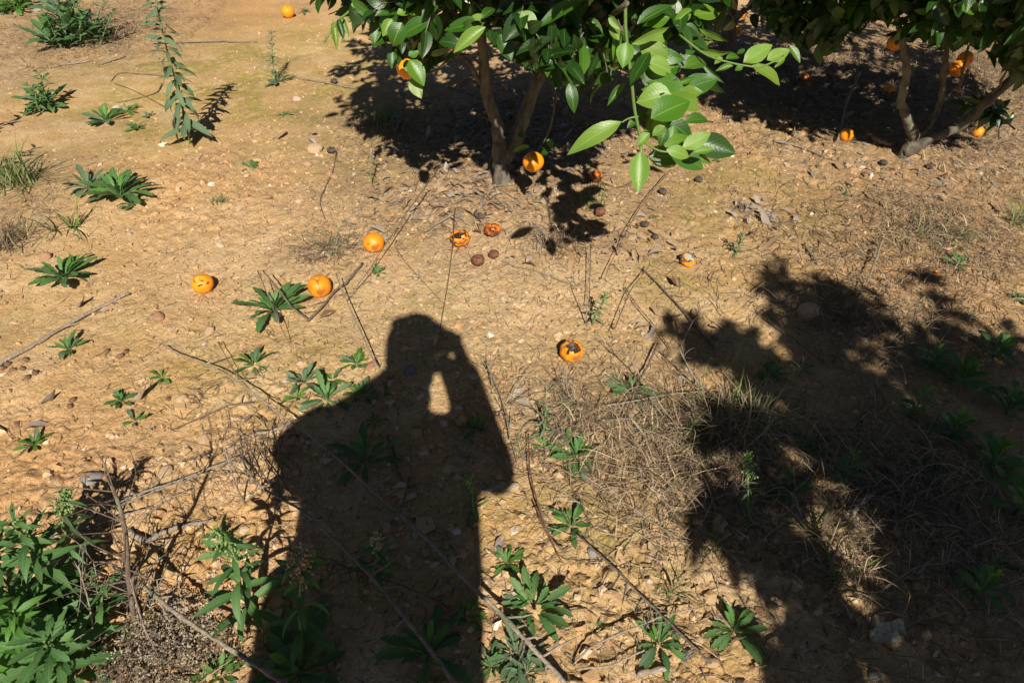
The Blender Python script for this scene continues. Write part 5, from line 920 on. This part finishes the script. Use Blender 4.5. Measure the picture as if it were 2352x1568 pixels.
stick([(400, 985), (470, 955), (530, 930), (580, 925)], .0022, .0016, T_, 'arched thin stem', .02); stick([(500, 784), (520, 820), (545, 862), (580, 900)], .0018, .0012, T_, 'thin leaning stem', .04, spurs=4); stick([(552, 1000), (560, 1060), (575, 1110)], .002, .0014, T_, 'thin upright dead stem', .04); stick([(588, 1020), (640, 1090), (680, 1150)], .0022, .0014, T_, 'thin dark stem at the elbow', .05); stick([(570, 1040), (625, 1115), (668, 1160)], .0022, .0014, T_, 'thin dark stem below the elbow', .06)
for a in [[(1213, 995), (1218, 1084), (1238, 1165), (1262, 1230), (1290, 1290)], [(1230, 1160), (1248, 1205), (1271, 1243), (1300, 1268)]]: stick(a, .0026, .002, TR, 'long thin stem right of the elbow', .04, spurs=3)
stick([(1241, 1084), (1275, 1116), (1316, 1145), (1322, 1180)], .0025, .002, TP, 'thin stalk under a rosette', .006); stick([(1331, 1084), (1400, 1130), (1463, 1172), (1500, 1200), (1560, 1235), (1626, 1284)], .003, .002, TP, 'long thin stalk from under a rosette', .01, spurs=5)
stick([(1331, 1231), (1375, 1272), (1426, 1318), (1470, 1365), (1508, 1401), (1570, 1462), (1634, 1523)], .0028, .0034, T_, 'long dark stem from a rosette to the bottom right', .05, spurs=6); stick([(1316, 1526), (1340, 1500), (1366, 1481), (1420, 1455), (1463, 1438), (1530, 1412), (1601, 1396)], .003, .002, TP, 'arched grey stalk', lifts=[.005, .03, .04, .05, .05, .04, .03]); stick([(1321, 1536), (1400, 1528), (1440, 1510), (1480, 1493)], .003, .002, TP, 'grey curved stalk', .02)
stick([(1468, 1546), (1500, 1540), (1540, 1531)], .0075, .006, M_TWIGP, 'thick whitish stick piece', .004, 'stick', 'stick', k=8); stick([(1511, 787), (1490, 835), (1463, 884), (1450, 920), (1436, 957)], .0042, .003, T_, 'dark crooked stem', .03, spurs=3); stick([(1391, 931), (1460, 920), (1540, 905), (1628, 897)], .0032, .002, TP, 'pale straight stalk', .03); stick([(1115, 830), (1135, 875), (1150, 909), (1163, 960), (1172, 1012)], .0025, .0018, M_TWIGP, 'bleached straw stalk', .03, spurs=3)
stick([(1540, 390), (1488, 452), (1446, 517), (1430, 548), (1416, 577), (1391, 632)], .0024, .0018, T_, 'thin long stem down from the hanging leaf', .05, spurs=6); stick([(1356, 560), (1355, 640), (1352, 700)], .002, .0015, T_, 'thin upright dark stem', .05, spurs=3); stick([(1493, 607), (1470, 640), (1448, 667), (1430, 710), (1411, 757)], .0022, .0018, T_, 'thin slanting stem', .05, spurs=3); stick([(1476, 617), (1500, 640), (1526, 667), (1570, 715), (1611, 767), (1640, 800)], .0032, .004, T_, 'dark bundled stalk', .01, spurs=10)
stick([(1176, 612), (1215, 618), (1251, 630), (1290, 645), (1320, 657)], .0035, .002, TP, 'thin root-like strand', .004, 'root'); stick([(1441, 545), (1400, 558), (1356, 573)], .0025, .002, TP, 'short leaning stalk', .01); stick([(1436, 660), (1455, 690), (1500, 745), (1540, 800)], .0025, .0018, T_, 'thin dead stem on the mossy ground', .02)
stick([(1777, 323), (1810, 330), (1839, 338), (1870, 350), (1896, 361)], .007, .004, TP, 'grey forked root piece', .004, 'root', spurs=2); stick([(1974, 165), (1962, 195), (1944, 238), (1935, 280), (1924, 322)], .009, .004, TP, '', lifts=[.22, .17, .10, .05, .01], spurs=6, label='standing withered stalk right above the dark-spotted orange'); stick([(2006, 318), (2025, 325), (2048, 332)], .014, .012, TP, 'pale broken log piece at the tree foot', .004, 'stick', 'stick', k=8); stick([(2029, 547), (2010, 600), (1989, 656)], .005, .003, M_TWIGP, 'bleached leaning straw stalk', .04)
stick([(2070, 520), (2085, 535), (2098, 548)], .003, .002, M_TWIGP, 'short white straw', .02); stick([(2170, 925), (2150, 960), (2130, 990)], .002, .0015, M_TWIGP, 'pale straw in the deep shade', .04); stick([(2020, 1360), (2060, 1330), (2110, 1300), (2170, 1290), (2210, 1262)], .003, .002, TP, 'thin crooked twig in the lower right shade', .02, 'twig', spurs=3); stick([(1975, 1465), (2010, 1438), (2050, 1420), (2100, 1410)], .003, .002, TP, 'thin twig above the pith-up peel', .01, 'twig')
stick([(1958, 1178), (1985, 1150), (2010, 1128)], .007, .004, M_TWIGP, 'woolly pale stalk in a patch of sun', .03, 'stick', 'stick'); stick([(1760, 730), (1850, 800), (1905, 845)], .003, .002, T_, 'dark stalk in the shadow tip', .02); stick([(1848, 560), (1862, 582), (1880, 607)], .006, .004, M_TWIGP, 'pale bark strip', .006, 'stick', 'stick')
P0 = at(310, 1450); Tt = above(P0, 278, 1176); o = empty('dead_plant', P0); mb = MB(); Tt = Tt - P0; main = spline([[0, 0, -.01], Tt * .4 + [-.006, .01, 0], Tt * .75 + [.004, 0, 0], Tt, Tt * 1.12 + [-.03, .03, 0]], 16); add_tube(mb, main, np.linspace(.0065, .004, 16), 7, .4)
put('stem', mb.mesh('stem', T_), o); mb = MB()
for i in range(34):
    j = rng.integers(0, 15); a = rng.uniform(0, 6.28); el = rng.uniform(.1, 1.1); L = rng.uniform(.06, .2); d = np.array([math.cos(a) * math.cos(el), math.sin(a) * math.cos(el), math.sin(el)]); b = main[j]; add_tube(mb, spline([b, b + d * L * .5 + rng.normal(size=3) * .01, b + d * L], 5), np.linspace(.002, .0008, 5), 4, rng.random(), 0, False)
stuff(put('branches', mb.mesh('branches', T_), o)); tag(o, 'dead upright stalk with bristling side twigs in the lower left', 'dead plant')
for k, (u, v, tu, tv) in enumerate([(600, 1130, 560, 1000), (640, 1150, 640, 1010), (330, 1420, 250, 1290), (215, 1500, 180, 1300), (350, 1500, 300, 1330), (235, 1430, 215, 1290), (1625, 905, 1560, 800), (1570, 985, 1500, 900), (1690, 1040, 1780, 960), (1500, 1010, 1420, 960), (1345, 745, 1350, 640), (1480, 890, 1430, 800), (1330, 930, 1300, 850), (1270, 575, 1240, 520), (280, 1420, 330, 1280), (390, 1440, 360, 1330), (180, 1440, 240, 1350), (560, 1150, 520, 1040), (1560, 800, 1610, 720), (1130, 905, 1120, 840)]):
    P0 = at(u, v); Tt = above(P0, tu, tv) - P0; o = empty('dead_plant', P0); mb = MB(); mn = spline([[0, 0, -.01], Tt * .5 + rng.normal(size=3) * .012, Tt], 12); add_tube(mb, mn, np.linspace(.0028, .0015, 12), 5, .5); put('stem', mb.mesh('stem', TP if k > 2 else T_), o); mb = MB()
    for i in range(14):
        j = rng.integers(1, 12); d = nrm(rng.normal(size=3) + nrm(Tt) * .8); L = rng.uniform(.03, .10); add_tube(mb, spline([mn[j], mn[j] + d * L * .5 + rng.normal(size=3) * .006, mn[j] + d * L], 4), np.linspace(.0013, .0006, 4), 3, rng.random(), 0, False)
    stuff(put('branches', mb.mesh('branches', TP if k > 2 else T_), o)); tag(o, where('thin dead branching stalk', u, v), 'dead plant', 'dead branching stalks')

# ------------------------------------------------------------------ dead leaves
DL = [leaf_shape(1, .36, P_CIT, f, c, 8, 2, wv, tw, 20 + i) for i, (f, c, wv, tw) in enumerate([(.5, .5, .5, .6), (.8, .2, .4, -.5), (-.5, .9, .6, .9), (.3, .1, .7, -.9), (1.1, .6, .3, .2), (.2, -.6, .5, .4)])]
DM = {m.name: [MB().add(*s).mesh('dead_leaf', m) for s in DL] for m in (M_DRY, M_DRYB, M_DRYG, M_DRYG2)}
def dead(u, v, lp, ang, mat, label=None, lift=.004, var=None, group='dead leaves on the soil', W=1.0, P=None, size=None):
    p = at(u, v, lift) if P is None else np.array(P); L = (lp * float(proj(p)[2]) / FPX) if size is None else size; el = rng.uniform(-.05, .35); a = math.radians(ang); d = np.array([math.cos(a) * math.cos(el), math.sin(a) * math.cos(el), math.sin(el)])
    n = np.array([0, 0, 1.0]) + rng.normal(size=3) * .35; o = put('dead_leaf', DM[mat.name][rng.integers(0, 6) if var is None else var], None, mat4(frame(d, n), p - d * L * .5 * np.array([1, 1, .3]), (L * W, L, L)))
    tone = {'dry_leaf_tan': 'tan', 'dry_leaf_brown': 'dark brown', 'dry_leaf_grey': 'grey', 'fallen_leaf_green': 'dull green'}[mat.name]
    return tag(o, label or where(f'{tone} curled fallen leaf', u, v), 'fallen leaf', group)
DB, DG, DT, GR = M_DRYB, M_DRYG, M_DRY, M_DRYG2
dead(1078, 1052, 66, -35, DG, 'large grey dead leaf with a hole, inside the shaded right arm', W=1.1, var=5)
for a in [(118, 927, 62, 0, DG), (92, 978, 64, 20, DG), (340, 908, 66, 25, DT), (212, 655, 52, -50, DT), (200, 700, 52, 5, DG), (262, 707, 58, 20, DT), (905, 872, 58, -60, DT), (1190, 905, 50, 40, DG), (1205, 930, 60, -20, DG), (1340, 932, 34, 0, DB), (2228, 733, 40, 10, DG), (1818, 492, 20, 10, DB), (1785, 498, 30, 0, DG), (1530, 737, 46, -100, DB), (1500, 770, 50, 30, DG), (1395, 770, 40, 60, DG), (1655, 780, 54, -20, DG), (2185, 602, 42, 5, DG), (1768, 568, 60, 15, DT), (1730, 545, 44, -40, DB),
          (1840, 592, 30, -50, DG), (1955, 1445, 70, -65, DG), (2012, 1482, 36, -10, DG), (1908, 1012, 44, -35, DT), (1820, 545, 24, 30, DG), (1085, 1018, 30, -50, DG), (738, 1135, 56, 60, DG), (1578, 1107, 40, -85, GR), (1038, 1060, 44, 75, DT), (755, 722, 44, 35, DB), (708, 600, 38, -55, DB), (850, 586, 16, 0, DG), (2040, 830, 36, 10, DG), (1455, 638, 34, -40, DG), (890, 548, 22, 30, DG), (545, 690, 20, 40, DB), (40, 60, 40, -60, DT), (90, 25, 44, 5, DG), (330, 245, 36, 15, DT), (1502, 500, 30, 25, GR), (1010, 362, 30, -60, GR), (1300, 415, 36, 50, GR), (1225, 1035, 26, 0, DB), (1245, 1250, 40, 80, DB), (1500, 1265, 46, 90, DT), (1570, 1225, 20, 40, GR), (1850, 1345, 30, -100, DG), (1410, 1350, 60, 40, DB), (1690, 905, 40, 60, DG), (1880, 1480, 60, 55, DB), (660, 1085, 40, 30, DG), (570, 965, 40, 10, DG), (1150, 1245, 60, 70, DG), (300, 255, 24, 0, DT)]:
    dead(*a)
ZL = [(1040, 465, 160, 62, 70, 'small curled dry leaf littered on the soil in front of the central trunk', DT), (1190, 320, 190, 85, 60, 'small dry leaf in the shade beneath the central tree', DG), (1440, 545, 100, 65, 34, 'small curled dry leaf in the litter below the hanging green leaf', DT), (1740, 480, 60, 26, 16, 'small pale dry leaf in the row of litter on the right slope', DG),
      (1550, 700, 130, 90, 13, 'small dry leaf on the soil around the white-pithed orange', DT), (1880, 310, 150, 70, 20, 'small dry leaf in the litter left of the three-stemmed tree', DT), (1180, 580, 90, 40, 9, 'small dry leaf around the rotten oranges', DG), (2100, 420, 180, 60, 14, 'small dry leaf in front of the three-stemmed tree', DT), (2000, 1250, 240, 200, 10, 'small dry leaf in the lower right shade', DG), (780, 340, 130, 80, 10, 'small dry leaf on the mossy soil left of the crown shadow', DT)]
for zu, zv, ru, rv, n, lab, m in ZL:
    for _ in range(n):
        g_ = np.clip(rng.normal(size=2), -1.8, 1.8) * .6; u, v = zu + g_[0] * ru, zv + g_[1] * rv
        dead(u, v, rng.uniform(24, 46), rng.uniform(0, 360), m if rng.random() < .75 else DB if rng.random() < .4 else DG, lab, rng.uniform(.004, .02), group=lab.replace('small ', 'small '))

# ------------------------------------------------------------------ stones and seed pods
STM = []
for s in range(5):
    q = np.random.default_rng(70 + s); V, Q, T = sphere(12, 8); n = V @ q.normal(size=(3, 4)); V = V * (1 + .10 * np.sin(2.2 * n).sum(1) / 2)[:, None]
    for _ in range(5): d = nrm(q.normal(size=3)); h = q.uniform(.62, .85); e = V @ d; V = V - np.outer(np.maximum(0, e - h), d)
    STM.append((V, Q, T))
STC = {}
def stone(u, v, rp, mat, desc=None, sq=.6, label=None, name='stone', cat='stone', asp=1.0, group='stones on the soil'):
    p = at(u, v, .0); r = rp * float(proj(p)[2]) / FPX; i = int(rng.integers(0, 5)); key = (mat.name, i)
    if key not in STC: V, Q, T = STM[i]; mb = MB(); mb.add(V, Q); mb.F[3].append(T); mb.M[3].append(np.zeros(len(T), int)); STC[key] = mb.mesh(name, mat, mat is M_NUT)
    o = put(name, STC[key]); o.location = p + [0, 0, r * sq * .35]; o.scale = (r * asp, r, r * sq); o.rotation_euler = (rng.normal() * .15, rng.normal() * .15, rng.uniform(0, 6)); return tag(o, label or where(desc, u, v), cat, group)
stone(942, 852, 16, M_STONEG, label='grey rounded stone in the shaded head just above the light gap'); stone(722, 345, 20, M_STONE, 'flat sandy clod'); stone(682, 230, 11, M_STONEP, 'pale stone'); stone(1855, 722, 26, M_STONE, 'large brown earth lump in the shadow tip', .8); stone(270, 250, 11, M_STONEP, 'pale stone beside a leafy weed')
for u, v, r in [(155, 425, 13), (300, 540, 8), (380, 1085, 18), (213, 1105, 22), (365, 730, 14), (470, 1010, 14), (418, 920, 14), (535, 1035, 14), (105, 595, 15), (505, 565, 9), (705, 380, 12), (770, 410, 10), (780, 430, 9), (480, 762, 14), (765, 820, 9), (660, 875, 11), (515, 620, 9), (900, 690, 8), (975, 1120, 7), (905, 1058, 9), (1115, 990, 8), (740, 985, 8), (650, 985, 12), (668, 1018, 14), (695, 1012, 10), (1140, 960, 9), (1035, 1010, 9), (1030, 1082, 9), (1180, 1118, 12), (1360, 1270, 15), (1490, 1280, 12), (1280, 1350, 12), (1365, 1050, 8), (1340, 1065, 9), (1410, 1130, 14), (1660, 1350, 11), (1580, 1505, 14), (1630, 1525, 16), (1605, 1470, 12), (1380, 1515, 9), (1890, 1240, 14), (1850, 1290, 10), (1780, 1240, 14), (1835, 1480, 18), (1950, 1490, 10), (2010, 1555, 14), (1720, 870, 8), (1820, 930, 8), (1560, 870, 8), (1575, 850, 7), (2320, 300, 9), (2120, 320, 8), (1985, 365, 8), (1760, 560, 12), (375, 1345, 12), (400, 1390, 14), (350, 1325, 16), (520, 1400, 22), (560, 1420, 16), (480, 1330, 10), (430, 1455, 10), (640, 1315, 10), (845, 1290, 8), (955, 1230, 9), (1030, 1330, 8), (990, 1500, 8)]:
    stone(u, v, r, M_STONE if rng.random() < .7 else M_STONEP if rng.random() < .5 else M_STONEG, 'small angular stone' if r < 11 else 'rough sandy stone', rng.uniform(.5, .8), asp=rng.uniform(.9, 1.4))
for u, v, r in [(470, 790, 9), (872, 885, 9), (585, 915, 7), (935, 1055, 10), (1215, 745, 7), (1085, 740, 8), (1310, 720, 8), (875, 775, 9), (690, 835, 9), (1375, 1495, 6), (1140, 1420, 7), (795, 1230, 8)]: stone(u, v, r, M_STONEP, 'small pale chip of stone', .6)
for u, v in [(60, 828), (30, 852), (53, 848), (65, 868), (10, 847), (20, 838), (83, 858), (247, 808), (277, 819), (290, 809), (168, 920), (162, 934), (388, 918), (40, 975)]: stone(u, v, 7.5, M_NUT, 'rounded brown seed pod', .85, None, 'seed_pod', 'seed pod', 1.15, 'seed pods on the soil')
stone(73, 854, 6, M_STONEP, 'small white snail-like pebble', .8)

# ------------------------------------------------------------------ flies
mb = MB(); add_ball(mb, (0, .0, .0028), (.0019, .0030, .0017), 7, 5); add_ball(mb, (0, .0036, .0030), (.0016, .0016, .0014), 6, 4); add_ball(mb, (0, -.0034, .0028), (.0017, .0032, .0014), 7, 5)
for sx in (-1, 1):
    for y in (-.0015, .001, .003): add_tube(mb, [(sx * .001, y, .002), (sx * .003, y * 1.6, .0028), (sx * .0042, y * 2.2, 0)], .00022, 3, 0, 0, False)
FLY = mb.mesh('fly_body', M_FLY); mb = MB()
for sx in (-1, 1): mb.add([(sx * .0006, .001, .0044), (sx * .0026, -.002, .0046), (sx * .0030, -.0058, .0042), (sx * .0012, -.0062, .0042)], [[0, 1, 2, 3]])
FLYW = mb.mesh('fly_wing', M_WING)
def fly(u, v, label, lift=.002, P=None, s=1.25):
    p = at(u, v, lift) if P is None else np.array(P); o = empty('fly', p, rng.uniform(0, 6.28)); o.scale = (s, s, s); put('body', FLY, o); put('wings', FLYW, o); return tag(o, label, 'fly', label)
for u, v in [(1032, 575), (1000, 585), (1070, 570), (1100, 700), (985, 605), (1070, 605), (890, 520), (995, 470), (930, 455), (895, 650), (960, 640), (1165, 695), (1115, 775), (1165, 712)]: fly(u, v, 'tiny black fly on the soil among the fallen oranges')
for u, v in [(995, 328), (996, 336), (984, 415), (1405, 570), (1420, 585), (1380, 640), (1370, 660), (1410, 755), (1405, 775), (1425, 668), (1230, 425), (350, 985), (505, 790), (1470, 445), (1440, 690), (1600, 570), (1175, 930), (1200, 950)]: fly(u, v, 'tiny black fly on the ground or a dead stem', .012)
for (lab, u, v, r_, n) in [('tiny black fly on the fly-covered orange', 465, 651, 22, 9), ('tiny black fly on the rim of the hollowed orange', 1313, 800, 20, 22), ('tiny black fly round the white-pithed orange', 1581, 594, 17, 26), ('tiny black fly on the black-topped rind', 1056, 540, 14, 6), ('tiny black fly on the red-orange rind sickle', 1131, 524, 12, 3)]:
    for i in range(n):
        a = rng.uniform(0, 6.28); k = r_ * (rng.uniform(.55, .95) if n > 10 else rng.uniform(.1, .9)); uu, vv = u + math.cos(a) * k, v - abs(r_) * .12 + math.sin(a) * k * .8; R_ = rad(u, v, r_ * 1.1); hz = R_ * (1.55 if n > 10 else 1.5) * max(.25, 1 - (k / r_) ** 2 * .55); fly(uu, vv, lab, hz)
for u, v in [(1551, 186), (1668, 276), (1632, 283), (1558, 64)]: fly(u, v, 'tiny black fly resting on a leaf of the near branch', 0, deep(u, v, 1.68))
fly(1653, 1418, 'shiny black fly sitting on a rosette leaf near the bottom right', .05); fly(1118, 1370, 'shiny black fly sitting on the very long pale stem', .075)
